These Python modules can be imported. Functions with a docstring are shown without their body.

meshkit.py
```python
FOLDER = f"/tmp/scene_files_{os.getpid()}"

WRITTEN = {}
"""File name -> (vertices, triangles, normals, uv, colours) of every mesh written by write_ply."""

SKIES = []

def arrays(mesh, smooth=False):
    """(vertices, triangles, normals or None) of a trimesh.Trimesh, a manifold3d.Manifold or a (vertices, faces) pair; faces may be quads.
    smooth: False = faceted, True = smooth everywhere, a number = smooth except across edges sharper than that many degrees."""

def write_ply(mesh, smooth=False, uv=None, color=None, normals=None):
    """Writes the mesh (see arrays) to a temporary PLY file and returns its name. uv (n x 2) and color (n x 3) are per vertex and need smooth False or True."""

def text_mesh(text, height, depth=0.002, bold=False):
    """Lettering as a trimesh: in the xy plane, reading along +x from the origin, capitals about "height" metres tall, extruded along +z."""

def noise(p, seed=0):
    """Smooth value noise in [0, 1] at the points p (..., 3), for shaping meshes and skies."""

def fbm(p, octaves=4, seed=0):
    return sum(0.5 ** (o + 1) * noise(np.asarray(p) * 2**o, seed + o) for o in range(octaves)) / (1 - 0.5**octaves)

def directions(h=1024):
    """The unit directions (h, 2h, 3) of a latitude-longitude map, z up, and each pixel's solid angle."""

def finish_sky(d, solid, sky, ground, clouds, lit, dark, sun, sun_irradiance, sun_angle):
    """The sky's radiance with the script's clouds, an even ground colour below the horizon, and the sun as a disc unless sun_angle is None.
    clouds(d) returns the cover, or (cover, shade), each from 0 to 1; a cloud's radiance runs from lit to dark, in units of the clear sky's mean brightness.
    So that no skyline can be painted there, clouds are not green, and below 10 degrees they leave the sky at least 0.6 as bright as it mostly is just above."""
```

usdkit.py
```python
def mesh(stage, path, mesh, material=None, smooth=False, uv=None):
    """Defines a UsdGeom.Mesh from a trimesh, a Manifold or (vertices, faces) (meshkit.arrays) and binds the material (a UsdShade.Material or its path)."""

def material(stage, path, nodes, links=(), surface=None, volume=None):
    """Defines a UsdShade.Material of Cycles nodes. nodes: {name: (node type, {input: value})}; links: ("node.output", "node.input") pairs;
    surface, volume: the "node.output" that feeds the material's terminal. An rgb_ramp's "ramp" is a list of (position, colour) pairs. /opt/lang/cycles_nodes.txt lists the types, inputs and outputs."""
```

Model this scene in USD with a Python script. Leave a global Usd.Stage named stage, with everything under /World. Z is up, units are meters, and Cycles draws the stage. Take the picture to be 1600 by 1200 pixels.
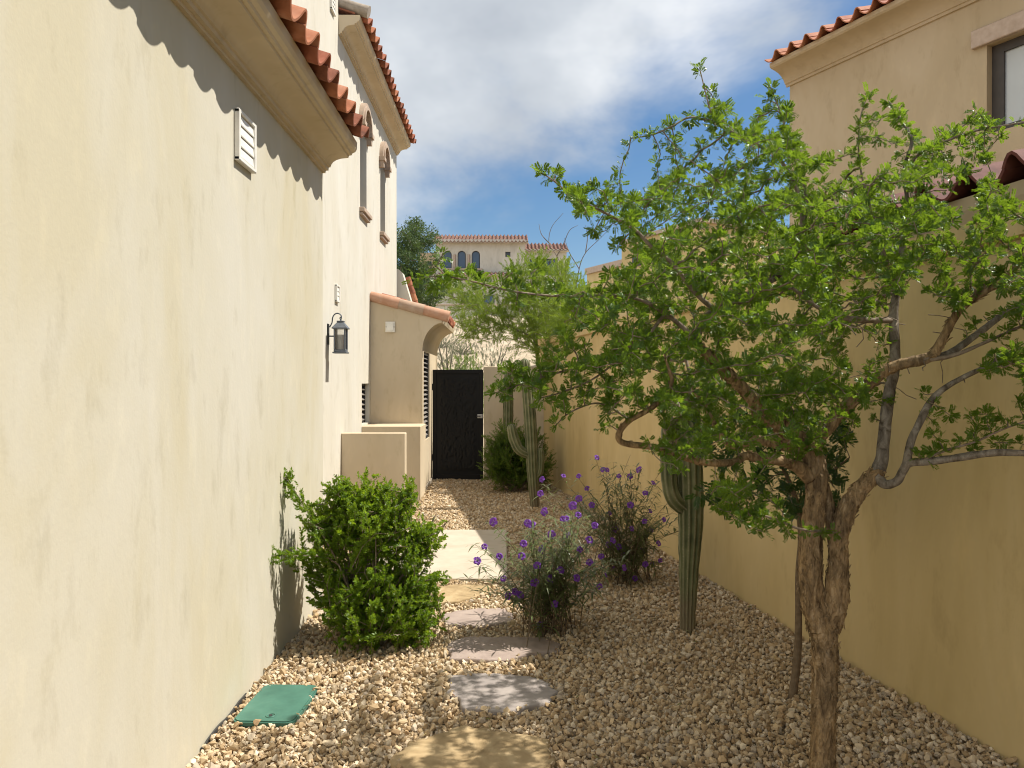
import math, random
import numpy as np, trimesh, usdkit, meshkit
import manifold3d as m3
from scipy.spatial import cKDTree
from scipy.spatial.transform import Rotation as R
from shapely.geometry import Polygon, Point
from shapely import contains_xy
from pxr import Usd, UsdGeom, UsdLux, UsdShade, Gf, Sdf, Vt

# ------------------------------------------------------------------ camera, sky, sun, exposure
EXPOSURE = 0.50
SUN_TO = np.array([0.69, 0.09, 1.0]); SUN_TO /= np.linalg.norm(SUN_TO)
SUN_I, SKY_I = 1.25, 0.041
F, CX, CY, H = 1190.0, 789.0, 596.0, 1.70          # lens in photo pixels, vanishing point, eye height

stage = Usd.Stage.CreateInMemory()
UsdGeom.SetStageUpAxis(stage, 'Z'); UsdGeom.SetStageMetersPerUnit(stage, 1.0)
UsdGeom.Xform.Define(stage, '/World')
cam = UsdGeom.Camera.Define(stage, '/World/camera')
cam.CreateHorizontalApertureAttr(36.0); cam.CreateVerticalApertureAttr(27.0)
cam.CreateFocalLengthAttr(36.0 * F / 1600.0)
yaw, pitch = math.atan((800 - CX) / F), math.atan((CY - 600) / F)
fw = np.array([math.sin(yaw), math.cos(yaw), math.tan(pitch)]); fw /= np.linalg.norm(fw)
rt = np.cross(fw, [0, 0, 1]); rt /= np.linalg.norm(rt); up = np.cross(rt, fw)
M = np.eye(4); M[0, :3], M[1, :3], M[2, :3], M[3, :3] = rt, up, -fw, (0, 0, H)
cam.AddTransformOp().Set(Gf.Matrix4d(*M.ravel().tolist()))
cam.CreateExposureAttr(EXPOSURE)

elev = math.asin(SUN_TO[2]); rot = math.atan2(SUN_TO[0], SUN_TO[1])
# the big cloud bank lies on one side of a great circle through these two directions
dA, dB = np.array([(900 - CX) / F, 1, (CY - 330) / F]), np.array([(1330 - CX) / F, 1, (CY - 20) / F])
nC = np.cross(dA, dB); nC /= np.linalg.norm(nC)
if nC @ np.array([-0.1, 1, 0.45]) < 0: nC = -nC
dome = UsdLux.DomeLight.Define(stage, '/World/sky')
skymat = usdkit.material(stage, '/World/Looks/sky', {
    'tc': ('texture_coordinate', {}),
    'sky': ('sky_texture', {'sky_type': 'single_scattering', 'sun_disc': False, 'sun_elevation': elev, 'sun_rotation': rot, 'altitude': 50.0, 'aerosol_density': 0.6, 'air_density': 1.0, 'ozone_density': 1.6}),
    'n1': ('noise_texture', {'scale': 2.6, 'detail': 7.0, 'roughness': 0.55, 'distortion': 0.25}),
    'n2': ('noise_texture', {'scale': 4.2, 'detail': 5.0, 'roughness': 0.5}),
    'mp': ('mapping', {'scale': (1.0, 1.0, 1.7), 'location': (3.1, 0.4, 1.2)}),
    'mp2': ('mapping', {'scale': (1.0, 1.0, 1.5), 'location': (7.7, 2.4, 5.2)}),
    'nv': ('combine_xyz', {'x': float(nC[0]), 'y': float(nC[1]), 'z': float(nC[2])}),
    'ps': ('separate_xyz', {}),
    'mx': ('math', {'math_type': 'multiply', 'value2': float(nC[0])}),
    'my': ('math', {'math_type': 'multiply_add', 'value2': float(nC[1])}),
    'mz': ('math', {'math_type': 'multiply_add', 'value2': float(nC[2])}),
    'cov': ('math', {'math_type': 'multiply_add', 'value2': 1.5}),
    'cr': ('map_range', {'range_type': 'smoothstep', 'from_min': 0.53, 'from_max': 0.84, 'to_min': 0.06, 'to_max': 0.93, 'clamp': True}),
    'ccol': ('rgb_ramp', {'ramp': [(0.32, (9.2, 9.9, 10.8)), (0.5, (12.0, 12.7, 13.4)), (0.66, (16.6, 17.0, 17.3))]}),
    'hs': ('hsv', {'saturation': 1.32, 'value': 2.0}),
    'mix': ('mix', {'mix_type': 'mix'}),
    'bg': ('background_shader', {'strength': SKY_I}),
}, [('tc.generated', 'mp.vector'), ('tc.generated', 'mp2.vector'), ('mp.vector', 'n1.vector'), ('mp2.vector', 'n2.vector'),
    ('tc.generated', 'ps.vector'), ('ps.x', 'mx.value1'), ('ps.y', 'my.value1'), ('mx.value', 'my.value3'), ('ps.z', 'mz.value1'), ('my.value', 'mz.value3'),
    ('mz.value', 'cov.value1'), ('n1.fac', 'cov.value3'), ('cov.value', 'cr.value'), ('n2.fac', 'ccol.fac'),
    ('sky.color', 'hs.color'), ('hs.color', 'mix.color1'), ('ccol.color', 'mix.color2'), ('cr.result', 'mix.fac'), ('mix.color', 'bg.color')], surface='bg.background')
UsdShade.MaterialBindingAPI.Apply(dome.GetPrim()).Bind(skymat)
sun = UsdLux.DistantLight.Define(stage, '/World/sun')
sun.CreateNormalizeAttr(True); sun.CreateIntensityAttr(SUN_I); sun.CreateAngleAttr(0.53); sun.CreateColorAttr(Gf.Vec3f(1.0, 0.95, 0.86))
zx = SUN_TO; xx = np.cross([0, 1, 0], zx); xx /= np.linalg.norm(xx); yx = np.cross(zx, xx)
S = np.eye(4); S[0, :3], S[1, :3], S[2, :3] = xx, yx, zx
sun.AddTransformOp().Set(Gf.Matrix4d(*S.ravel().tolist()))

# ------------------------------------------------------------------ helpers
rng = np.random.default_rng(7)
used = {}
def numbered(path):
    if path not in used and not stage.GetPrimAtPath(path):
        used[path] = 0; return path
    used[path] = used.get(path, 0) + 1
    return f'{path}_{used[path]:03d}'
def setd(prim, **kw):
    for k, v in kw.items():
        if v: prim.SetCustomDataByKey(k, v)
    return prim
def pth(parent, name):
    return numbered((str(parent.GetPath()) if parent is not None else '/World') + '/' + name)
def obj(name, mesh, mat, parent=None, smooth=False, **kw):
    if isinstance(mesh, list): mesh = trimesh.util.concatenate(mesh)
    return setd(usdkit.mesh(stage, pth(parent, name), mesh, mat, smooth=smooth).GetPrim(), **kw)
def thing(name, label, category, loc=(0, 0, 0), **kw):
    x = UsdGeom.Xform.Define(stage, pth(None, name)); x.AddTranslateOp().Set(Gf.Vec3d(*map(float, loc)))
    return setd(x.GetPrim(), label=label, category=category, **kw)
def part(name, parent):                      # an empty part that carries sub-parts
    return UsdGeom.Xform.Define(stage, pth(parent, name)).GetPrim()
def instancer(name, protos, pos, rots, scl, idx, parent=None, **kw):
    path = pth(parent, name)
    pi = UsdGeom.PointInstancer.Define(stage, path)
    targets = []
    for k, (mesh, mat, sm) in enumerate(protos):
        targets.append(usdkit.mesh(stage, f'{path}/piece_{k:03d}', mesh, mat, smooth=sm).GetPath())
    pi.CreatePrototypesRel().SetTargets(targets)
    pi.CreateProtoIndicesAttr(Vt.IntArray.FromNumpy(np.asarray(idx, np.int32)))
    pi.CreatePositionsAttr(Vt.Vec3fArray.FromNumpy(np.asarray(pos, np.float32)))
    q = rots.as_quat() if isinstance(rots, R) else rots
    pi.CreateOrientationsAttr(Vt.QuathArray([Gf.Quath(float(w), float(x), float(y), float(z)) for x, y, z, w in q]))
    s = np.asarray(scl, np.float32); s = np.repeat(s[:, None], 3, 1) if s.ndim == 1 else s
    pi.CreateScalesAttr(Vt.Vec3fArray.FromNumpy(np.ascontiguousarray(s)))
    return setd(pi.GetPrim(), **kw)
def P(px, py, Y): return np.array([(px - CX) / F * Y, Y, H + (CY - py) / F * Y])
def G(px, py): Y = F * H / (py - CY); return np.array([(px - CX) / F * Y, Y])
def box(x0, x1, y0, y1, z0, z1, c=0.0):
    if c <= 0:
        b = trimesh.creation.box([x1 - x0, y1 - y0, z1 - z0]); b.apply_translation([(x0 + x1) / 2, (y0 + y1) / 2, (z0 + z1) / 2]); return b
    pts = []
    for X in (0, 1):
        for Yy in (0, 1):
            for Z in (0, 1):
                for k in range(3):
                    d = [c, c, c]; d[k] = 0
                    pts.append([(x0 + d[0], x1 - d[0])[X], (y0 + d[1], y1 - d[1])[Yy], (z0 + d[2], z1 - d[2])[Z]])
    return trimesh.convex.convex_hull(np.array(pts))
def ext(poly, h): return trimesh.creation.extrude_polygon(poly if isinstance(poly, Polygon) else Polygon(poly), h, engine='earcut')
def prism_yz(poly, x0, x1):
    m = ext(poly, x1 - x0); v = m.vertices.copy(); m.vertices = np.column_stack([v[:, 2] + x0, v[:, 0], v[:, 1]]); return m
def prism_xz(poly, y0, y1):
    m = ext(poly, y1 - y0); v = m.vertices.copy(); m.vertices = np.column_stack([v[:, 0], v[:, 2] + y0, v[:, 1]]); m.invert(); return m
def catmull(pts, n):
    pts = np.asarray(pts, float)
    if len(pts) < 3: return np.linspace(pts[0], pts[-1], n)
    p = np.vstack([2 * pts[0] - pts[1], pts, 2 * pts[-1] - pts[-2]])
    t = np.linspace(0, len(pts) - 1 - 1e-9, n); i = t.astype(int); f = (t - i)[:, None]
    a, b, c, d = p[i], p[i + 1], p[i + 2], p[i + 3]
    return 0.5 * (2 * b + (c - a) * f + (2 * a - 5 * b + 4 * c - d) * f**2 + (3 * b - a - 3 * c + d) * f**3)
def tube(pts, rad, sides=8, n=None, cap=True, rough=0.0, freq=20.0, seed=0, ridge=0.0):
    n = n or max(2, len(pts)); q = catmull(np.column_stack([pts, np.broadcast_to(np.asarray(rad, float).reshape(-1, 1) if np.ndim(rad) else rad, (len(pts), 1))]), n)
    c, r = q[:, :3], q[:, 3]
    t = np.gradient(c, axis=0); t /= np.linalg.norm(t, axis=1, keepdims=True) + 1e-12
    ref = np.array([1.0, 0, 0]) if abs(t[0, 0]) < 0.8 else np.array([0, 1.0, 0])
    u = ref - (ref @ t[0]) * t[0]; rings = []
    a = np.arange(sides) / sides * 2 * np.pi
    for k in range(n):
        u = u - (u @ t[k]) * t[k]; u /= np.linalg.norm(u) + 1e-12; w = np.cross(t[k], u)
        rings.append(c[k] + r[k] * (np.cos(a)[:, None] * u + np.sin(a)[:, None] * w))
    v = np.vstack(rings)
    if rough > 0:
        dirs = v - np.repeat(c, sides, 0); k = meshkit.fbm(v * [freq, freq, freq * 0.35], 4, seed) - 0.5
        if ridge > 0:
            w_ = meshkit.fbm(v * 30, 2, seed + 8)[:, None] * [.012, .012, .05]; rd = np.abs(meshkit.fbm((v + w_) * [95, 95, 26], 3, seed + 3) - .5) * 2
            k = k - ridge / (2 * rough) * np.clip(1 - rd * 3.2, 0, 1) + .12 * ridge / rough
        v = v + dirs * (k * 2 * rough)[:, None]
    f = []
    i, j = np.meshgrid(np.arange(n - 1), np.arange(sides), indexing='ij'); i, j = i.ravel(), j.ravel(); j2 = (j + 1) % sides
    A, B, C, D = i * sides + j, i * sides + j2, (i + 1) * sides + j2, (i + 1) * sides + j
    f = np.vstack([np.column_stack([A, B, C]), np.column_stack([A, C, D])])
    if cap:
        v = np.vstack([v, c[0], c[-1]]); s0, s1 = len(v) - 2, len(v) - 1; k = np.arange(sides); k2 = (k + 1) % sides
        f = np.vstack([f, np.column_stack([np.full(sides, s0), k2, k]), np.column_stack([np.full(sides, s1), (n - 1) * sides + k, (n - 1) * sides + k2])])
    return trimesh.Trimesh(v, f, process=False)
def frame_to(d, roll=None):
    """rotations taking +z to the rows of d, with a random roll"""
    d = np.asarray(d, float); d = d / (np.linalg.norm(d, axis=1, keepdims=True) + 1e-12)
    n = len(d); roll = rng.uniform(0, 2 * np.pi, n) if roll is None else roll
    ref = np.where(np.abs(d[:, 2:3]) < 0.95, [[0, 0, 1.0]], [[1.0, 0, 0]])
    x = np.cross(ref, d); x /= np.linalg.norm(x, axis=1, keepdims=True); y = np.cross(d, x)
    X = x * np.cos(roll)[:, None] + y * np.sin(roll)[:, None]; Yv = np.cross(d, X)
    return R.from_matrix(np.stack([X, Yv, d], -1))

# ------------------------------------------------------------------ materials
def looks(name): return '/World/Looks/' + name
def plaster(name, a, b, c=None, bump=0.35, streak=0.35):
    c = c or tuple(0.86 * x for x in a)
    return usdkit.material(stage, looks(name), {
        'g': ('geometry', {}), 'm': ('mapping', {'scale': (1.0, 1.0, streak)}), 'm2': ('mapping', {'scale': (2.2, 2.2, 0.9), 'location': (3, 5, 1)}),
        'n': ('noise_texture', {'scale': 1.4, 'detail': 4.0, 'roughness': 0.62, 'distortion': 0.6}),
        'n2': ('noise_texture', {'scale': 2.6, 'detail': 5.0, 'roughness': 0.68}),
        'n3': ('noise_texture', {'scale': 55.0, 'detail': 2.0, 'roughness': 0.6}),
        'r': ('rgb_ramp', {'ramp': [(0.34, c), (0.5, a), (0.66, b)]}),
        'r2': ('rgb_ramp', {'ramp': [(0.30, (0.87, 0.86, 0.835)), (0.45, (0.99, 0.99, 0.99)), (0.56, (0.98, 0.98, 0.985)), (0.72, (1.06, 1.055, 1.04))]}),
        'x': ('mix', {'mix_type': 'multiply', 'fac': 1.0}),
        'h': ('math', {'math_type': 'multiply_add', 'value2': 0.22}),
        'b': ('bump', {'strength': bump, 'distance': 0.008}),
        'p': ('principled_bsdf', {'roughness': 0.88, 'specular_ior_level': 0.2}),
    }, [('g.position', 'm.vector'), ('g.position', 'm2.vector'), ('m.vector', 'n.vector'), ('m2.vector', 'n2.vector'), ('g.position', 'n3.vector'),
        ('n.fac', 'r.fac'), ('n2.fac', 'r2.fac'), ('r.color', 'x.color1'), ('r2.color', 'x.color2'),
        ('n3.fac', 'h.value1'), ('n2.fac', 'h.value3'), ('h.value', 'b.height'), ('b.normal', 'p.normal'), ('x.color', 'p.base_color')], surface='p.BSDF')
def grainy(name, stops, scale=12.0, rough=0.8, bump=0.3, dist=0.004, spec=0.3, vec=(1, 1, 1), metallic=0.0, detail=6.0, distort=0.0):
    return usdkit.material(stage, looks(name), {
        'g': ('geometry', {}), 'm': ('mapping', {'scale': vec}),
        'n': ('noise_texture', {'scale': scale, 'detail': detail, 'roughness': 0.62, 'distortion': distort}),
        'n2': ('noise_texture', {'scale': scale * 5, 'detail': 4.0}),
        'r': ('rgb_ramp', {'ramp': stops}), 'h': ('math', {'math_type': 'multiply_add', 'value2': 0.35}),
        'b': ('bump', {'strength': bump, 'distance': dist}),
        'p': ('principled_bsdf', {'roughness': rough, 'specular_ior_level': spec, 'metallic': metallic}),
    }, [('g.position', 'm.vector'), ('m.vector', 'n.vector'), ('m.vector', 'n2.vector'), ('n.fac', 'r.fac'), ('n2.fac', 'h.value1'), ('n.fac', 'h.value3'),
        ('h.value', 'b.height'), ('b.normal', 'p.normal'), ('r.color', 'p.base_color')], surface='p.BSDF')
def flat(name, col, rough=0.6, spec=0.4, metallic=0.0):
    return grainy(name, [(0.3, tuple(0.88 * c for c in col)), (0.7, tuple(min(1, 1.1 * c) for c in col))], 9.0, rough, 0.12, 0.002, spec, metallic=metallic)
def leafmat(name, c0, c1, trans, rough=0.42, tfac=0.35):
    return usdkit.material(stage, looks(name), {
        'g': ('geometry', {}), 'oi': ('object_info', {}),
        'n': ('noise_texture', {'scale': 2.2, 'detail': 2.0}), 'mxf': ('math', {'math_type': 'multiply_add', 'value2': 0.55}), 'sub': ('math', {'math_type': 'subtract', 'value2': 0.27}), 'sc': ('math', {'math_type': 'multiply_add', 'value2': 0.55}),
        'r': ('rgb_ramp', {'ramp': [(0.15, c0), (0.85, c1)]}), 'rt': ('rgb_ramp', {'ramp': [(0.1, tuple(0.7 * c for c in trans)), (0.9, trans)]}),
        'p': ('principled_bsdf', {'roughness': rough, 'specular_ior_level': 0.5}), 't': ('translucent_bsdf', {}), 'mix': ('mix_closure', {'fac': tfac}),
    }, [('g.position', 'n.vector'), ('g.random_per_island', 'mxf.value1'), ('n.fac', 'sub.value1'), ('sub.value', 'mxf.value3'), ('mxf.value', 'sc.value1'), ('oi.random', 'sc.value2'), ('mxf.value', 'r.fac'), ('mxf.value', 'rt.fac'),
        ('r.color', 'p.base_color'), ('rt.color', 't.color'), ('p.BSDF', 'mix.closure1'), ('t.BSDF', 'mix.closure2')], surface='mix.closure')
def pane(name, tint, see=0.0):
    return grainy(name, [(0.3, tuple(0.9 * c for c in tint)), (0.7, tint)], 1.5, 0.06, 0.02, 0.001, 0.8)

W_LEFT = plaster('plaster_cream', (0.515, 0.478, 0.378), (0.54, 0.508, 0.425), (0.495, 0.448, 0.325))
W_PALE = plaster('plaster_pale', (0.575, 0.542, 0.462), (0.60, 0.572, 0.50), (0.55, 0.512, 0.425))
W_TAN = plaster('plaster_tan', (0.55, 0.455, 0.32), (0.585, 0.49, 0.35), (0.515, 0.42, 0.285))
W_OCHRE = plaster('plaster_ochre', (0.51, 0.385, 0.185), (0.545, 0.42, 0.215), (0.46, 0.345, 0.155))
W_HOUSE = plaster('plaster_house', (0.44, 0.345, 0.22), (0.465, 0.37, 0.245), (0.41, 0.32, 0.20))
W_FAR = plaster('plaster_far', (0.50, 0.455, 0.375), (0.53, 0.485, 0.41))
STONE_TRIM = grainy('stone_trim', [(0.3, (0.36, 0.27, 0.20)), (0.7, (0.46, 0.36, 0.28))], 14, 0.85)
def tilemat(name, a, b, c):
    return grainy(name, [(0.30, a), (0.5, b), (0.72, c)], 7.0, 0.75, 0.35, 0.004, 0.25, distort=0.6)
TILES = [tilemat('tile_red', (0.20, 0.060, 0.028), (0.30, 0.095, 0.05), (0.36, 0.15, 0.09)),
         tilemat('tile_dark', (0.12, 0.045, 0.025), (0.22, 0.075, 0.04), (0.31, 0.12, 0.07)),
         tilemat('tile_orange', (0.26, 0.09, 0.04), (0.36, 0.135, 0.065), (0.42, 0.20, 0.12))]
TILE_PALE = [tilemat('tile_pale', (0.40, 0.21, 0.13), (0.46, 0.26, 0.17), (0.50, 0.33, 0.24)), tilemat('tile_grey', (0.33, 0.22, 0.15), (0.40, 0.28, 0.20), (0.45, 0.35, 0.27))]
TILE_WEATHER = tilemat('tile_weathered', (0.24, 0.20, 0.16), (0.33, 0.28, 0.23), (0.42, 0.37, 0.31))
WHITE = flat('white_plastic', (0.74, 0.71, 0.64), 0.45)
DARK = flat('dark_metal', (0.045, 0.045, 0.045), 0.5)
BROWN = flat('brown_frame', (0.05, 0.042, 0.035), 0.5)
SLAT = flat('louver_slat', (0.22, 0.20, 0.18), 0.5)
BLACK = flat('gate_black', (0.0075, 0.0072, 0.007), 0.5, 0.25)
BLUEGREY = grainy('lantern_metal', [(0.3, (0.075, 0.085, 0.10)), (0.7, (0.13, 0.145, 0.165))], 30, 0.45, 0.2, 0.002, 0.5)
GLASS_BLUE = pane('glass_blue', (0.035, 0.06, 0.095)); GLASS_DARK = pane('glass_dark', (0.02, 0.025, 0.03)); GLASS_PALE = pane('blind_pale', (0.42, 0.45, 0.46))
LAMP_GLASS = usdkit.material(stage, looks('lamp_glass'), {'f': ('fresnel', {'IOR': 1.45}), 't': ('transparent_bsdf', {'color': (0.93, 0.93, 0.93)}), 'g': ('glossy_bsdf', {'roughness': 0.03}), 'm': ('mix_closure', {})},
    [('f.fac', 'm.fac'), ('t.BSDF', 'm.closure1'), ('g.BSDF', 'm.closure2')], surface='m.closure')
FROST = flat('frosted_glass', (0.62, 0.60, 0.56), 0.4)
BARK = usdkit.material(stage, looks('bark'), {
    'g': ('geometry', {}), 'm': ('mapping', {'scale': (1, 1, 0.28)}), 'n': ('noise_texture', {'scale': 38.0, 'detail': 7.0, 'roughness': 0.65, 'distortion': 0.8}),
    'n2': ('noise_texture', {'scale': 7.0, 'detail': 4.0}), 'v': ('voronoi_texture', {'scale': 45.0}),
    'r': ('rgb_ramp', {'ramp': [(0.30, (0.07, 0.045, 0.025)), (0.43, (0.20, 0.145, 0.085)), (0.56, (0.34, 0.25, 0.145)), (0.70, (0.45, 0.36, 0.245))]}),
    'r2': ('rgb_ramp', {'ramp': [(0.35, (0.75, 0.72, 0.70)), (0.65, (1.08, 1.0, 0.9))]}), 'x': ('mix', {'mix_type': 'multiply', 'fac': 1.0}),
    'h': ('math', {'math_type': 'multiply_add', 'value2': 0.5}), 'b': ('bump', {'strength': 1.0, 'distance': 0.016}), 'p': ('principled_bsdf', {'roughness': 0.9, 'specular_ior_level': 0.15}),
}, [('g.position', 'm.vector'), ('m.vector', 'n.vector'), ('g.position', 'n2.vector'), ('m.vector', 'v.vector'), ('n.fac', 'r.fac'), ('n2.fac', 'r2.fac'), ('r.color', 'x.color1'), ('r2.color', 'x.color2'),
    ('v.distance', 'h.value1'), ('n.fac', 'h.value3'), ('h.value', 'b.height'), ('b.normal', 'p.normal'), ('x.color', 'p.base_color')], surface='p.BSDF')
BARK_GREY = grainy('bark_grey', [(0.34, (0.07, 0.056, 0.042)), (0.5, (0.18, 0.152, 0.12)), (0.66, (0.30, 0.265, 0.22))], 26, 0.85, 1.0, 0.010, 0.2, vec=(1, 1, 0.6), detail=7.0, distort=0.8)
TWIG = grainy('twig', [(0.3, (0.11, 0.08, 0.055)), (0.7, (0.30, 0.24, 0.18))], 40, 0.8, 0.3, 0.002, 0.2)
LEAF_TREE = leafmat('leaf_tree', (0.036, 0.096, 0.012), (0.155, 0.26, 0.030), (0.38, 0.57, 0.03), 0.33, 0.43)
LEAF_DARK = leafmat('leaf_dark', (0.022, 0.060, 0.012), (0.055, 0.12, 0.02), (0.12, 0.24, 0.03), 0.4, 0.28)
LEAF_BUSH = leafmat('leaf_bush', (0.090, 0.17, 0.014), (0.24, 0.36, 0.028), (0.48, 0.66, 0.028), 0.42, 0.42)
LEAF_BUSH2 = leafmat('leaf_bush_gate', (0.065, 0.125, 0.014), (0.16, 0.25, 0.03), (0.32, 0.46, 0.04), 0.5, 0.40)
LEAF_PALO = leafmat('leaf_palo', (0.09, 0.16, 0.02), (0.20, 0.29, 0.035), (0.42, 0.55, 0.04), 0.5, 0.42)
LEAF_SAGE = leafmat('leaf_sage', (0.13, 0.145, 0.08), (0.22, 0.23, 0.14), (0.22, 0.25, 0.12), 0.6, 0.25)
LEAF_FAR = leafmat('leaf_far', (0.04, 0.08, 0.022), (0.11, 0.17, 0.05), (0.19, 0.28, 0.06), 0.5, 0.3)
LEAF_RUEL = leafmat('leaf_ruellia', (0.10, 0.125, 0.045), (0.24, 0.275, 0.12), (0.30, 0.38, 0.10), 0.36, 0.3)
STEM_RUEL = flat('stem_ruellia', (0.12, 0.085, 0.05), 0.6)
PETAL = leafmat('petal_purple', (0.20, 0.055, 0.46), (0.30, 0.11, 0.58), (0.36, 0.12, 0.68), 0.5, 0.45)
PETAL_IN = flat('petal_throat', (0.10, 0.02, 0.22), 0.6)
CACTUS = usdkit.material(stage, looks('cactus_skin'), {
    'g': ('geometry', {}), 'n': ('noise_texture', {'scale': 9.0, 'detail': 5.0}), 'r': ('rgb_ramp', {'ramp': [(0.3, (0.055, 0.066, 0.026)), (0.55, (0.105, 0.115, 0.048)), (0.75, (0.17, 0.165, 0.085))]}),
    'z': ('separate_xyz', {}), 'zn': ('math', {'math_type': 'multiply_add', 'value2': 0.5}), 'zm': ('map_range', {'from_min': 0.30, 'from_max': 0.62, 'to_min': 0.8, 'to_max': 0.0, 'clamp': True}), 'cork': ('mix', {'color2': (0.16, 0.115, 0.07)}),
    'a': ('attribute', {'attribute': 'rib'}), 'x': ('mix', {'mix_type': 'mix', 'color2': (0.30, 0.27, 0.17)}), 'p': ('principled_bsdf', {'roughness': 0.6, 'specular_ior_level': 0.3}),
}, [('g.position', 'n.vector'), ('n.fac', 'r.fac'), ('g.position', 'z.vector'), ('n.fac', 'zn.value1'), ('z.z', 'zn.value3'), ('zn.value', 'zm.value'), ('zm.result', 'cork.fac'), ('r.color', 'cork.color1'), ('cork.color', 'x.color1'), ('a.fac', 'x.fac'), ('x.color', 'p.base_color')], surface='p.BSDF')
SPINE = flat('spine', (0.40, 0.36, 0.27), 0.7)
GREEN_LID = grainy('green_lid', [(0.3, (0.040, 0.115, 0.085)), (0.55, (0.062, 0.165, 0.122)), (0.75, (0.09, 0.205, 0.155))], 6, 0.55, 0.3, 0.002, 0.4)
CONCRETE = grainy('concrete', [(0.3, (0.40, 0.345, 0.27)), (0.5, (0.45, 0.39, 0.31)), (0.7, (0.49, 0.43, 0.345))], 5, 0.9, 0.25, 0.003, 0.15)
FLAG_PINK = grainy('flagstone_pink', [(0.3, (0.25, 0.195, 0.165)), (0.5, (0.325, 0.255, 0.22)), (0.7, (0.39, 0.315, 0.265))], 6, 0.8, 0.5, 0.006, 0.3, distort=1.0)
FLAG_GREY = grainy('flagstone_grey', [(0.3, (0.235, 0.205, 0.19)), (0.5, (0.30, 0.262, 0.24)), (0.7, (0.36, 0.315, 0.285))], 6, 0.8, 0.4, 0.005, 0.3, distort=1.0)
FLAG_TAN = grainy('flagstone_tan', [(0.3, (0.24, 0.17, 0.085)), (0.5, (0.36, 0.26, 0.14)), (0.7, (0.46, 0.35, 0.20))], 5, 0.8, 0.5, 0.006, 0.3, distort=1.4)
SOIL = grainy('soil', [(0.3, (0.20, 0.15, 0.095)), (0.7, (0.34, 0.26, 0.17))], 30, 0.95, 0.6, 0.01, 0.1)
SAND = grainy('sandy_slope', [(0.3, (0.33, 0.265, 0.185)), (0.5, (0.43, 0.35, 0.25)), (0.7, (0.50, 0.42, 0.31))], 1.2, 0.95, 0.7, 0.15, 0.1)
def pebmat(name, col):
    return usdkit.material(stage, looks(name), {'g': ('geometry', {}), 'oi': ('object_info', {}), 'n': ('noise_texture', {'scale': 60.0, 'detail': 3.0, 'roughness': 0.65}), 'm': ('math', {'math_type': 'multiply_add', 'value2': 0.5}), 's': ('math', {'math_type': 'multiply', 'value2': 0.55}),
        'r': ('rgb_ramp', {'ramp': [(0.12, tuple(0.72 * c for c in col)), (0.5, col), (0.9, tuple(1.16 * c for c in col))]}), 'p': ('principled_bsdf', {'roughness': 0.88, 'specular_ior_level': 0.2})},
        [('g.position', 'n.vector'), ('oi.random', 's.value1'), ('n.fac', 'm.value1'), ('s.value', 'm.value3'), ('m.value', 'r.fac'), ('r.color', 'p.base_color')], surface='p.BSDF')
PEB = [pebmat(f'pebble_{n}', col) for n, col in
       (('cream', (0.56, 0.45, 0.31)), ('buff', (0.50, 0.38, 0.235)), ('tan', (0.43, 0.31, 0.18)), ('pale', (0.63, 0.53, 0.39)), ('brown', (0.33, 0.225, 0.125)), ('grey', (0.44, 0.365, 0.275)))]

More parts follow.
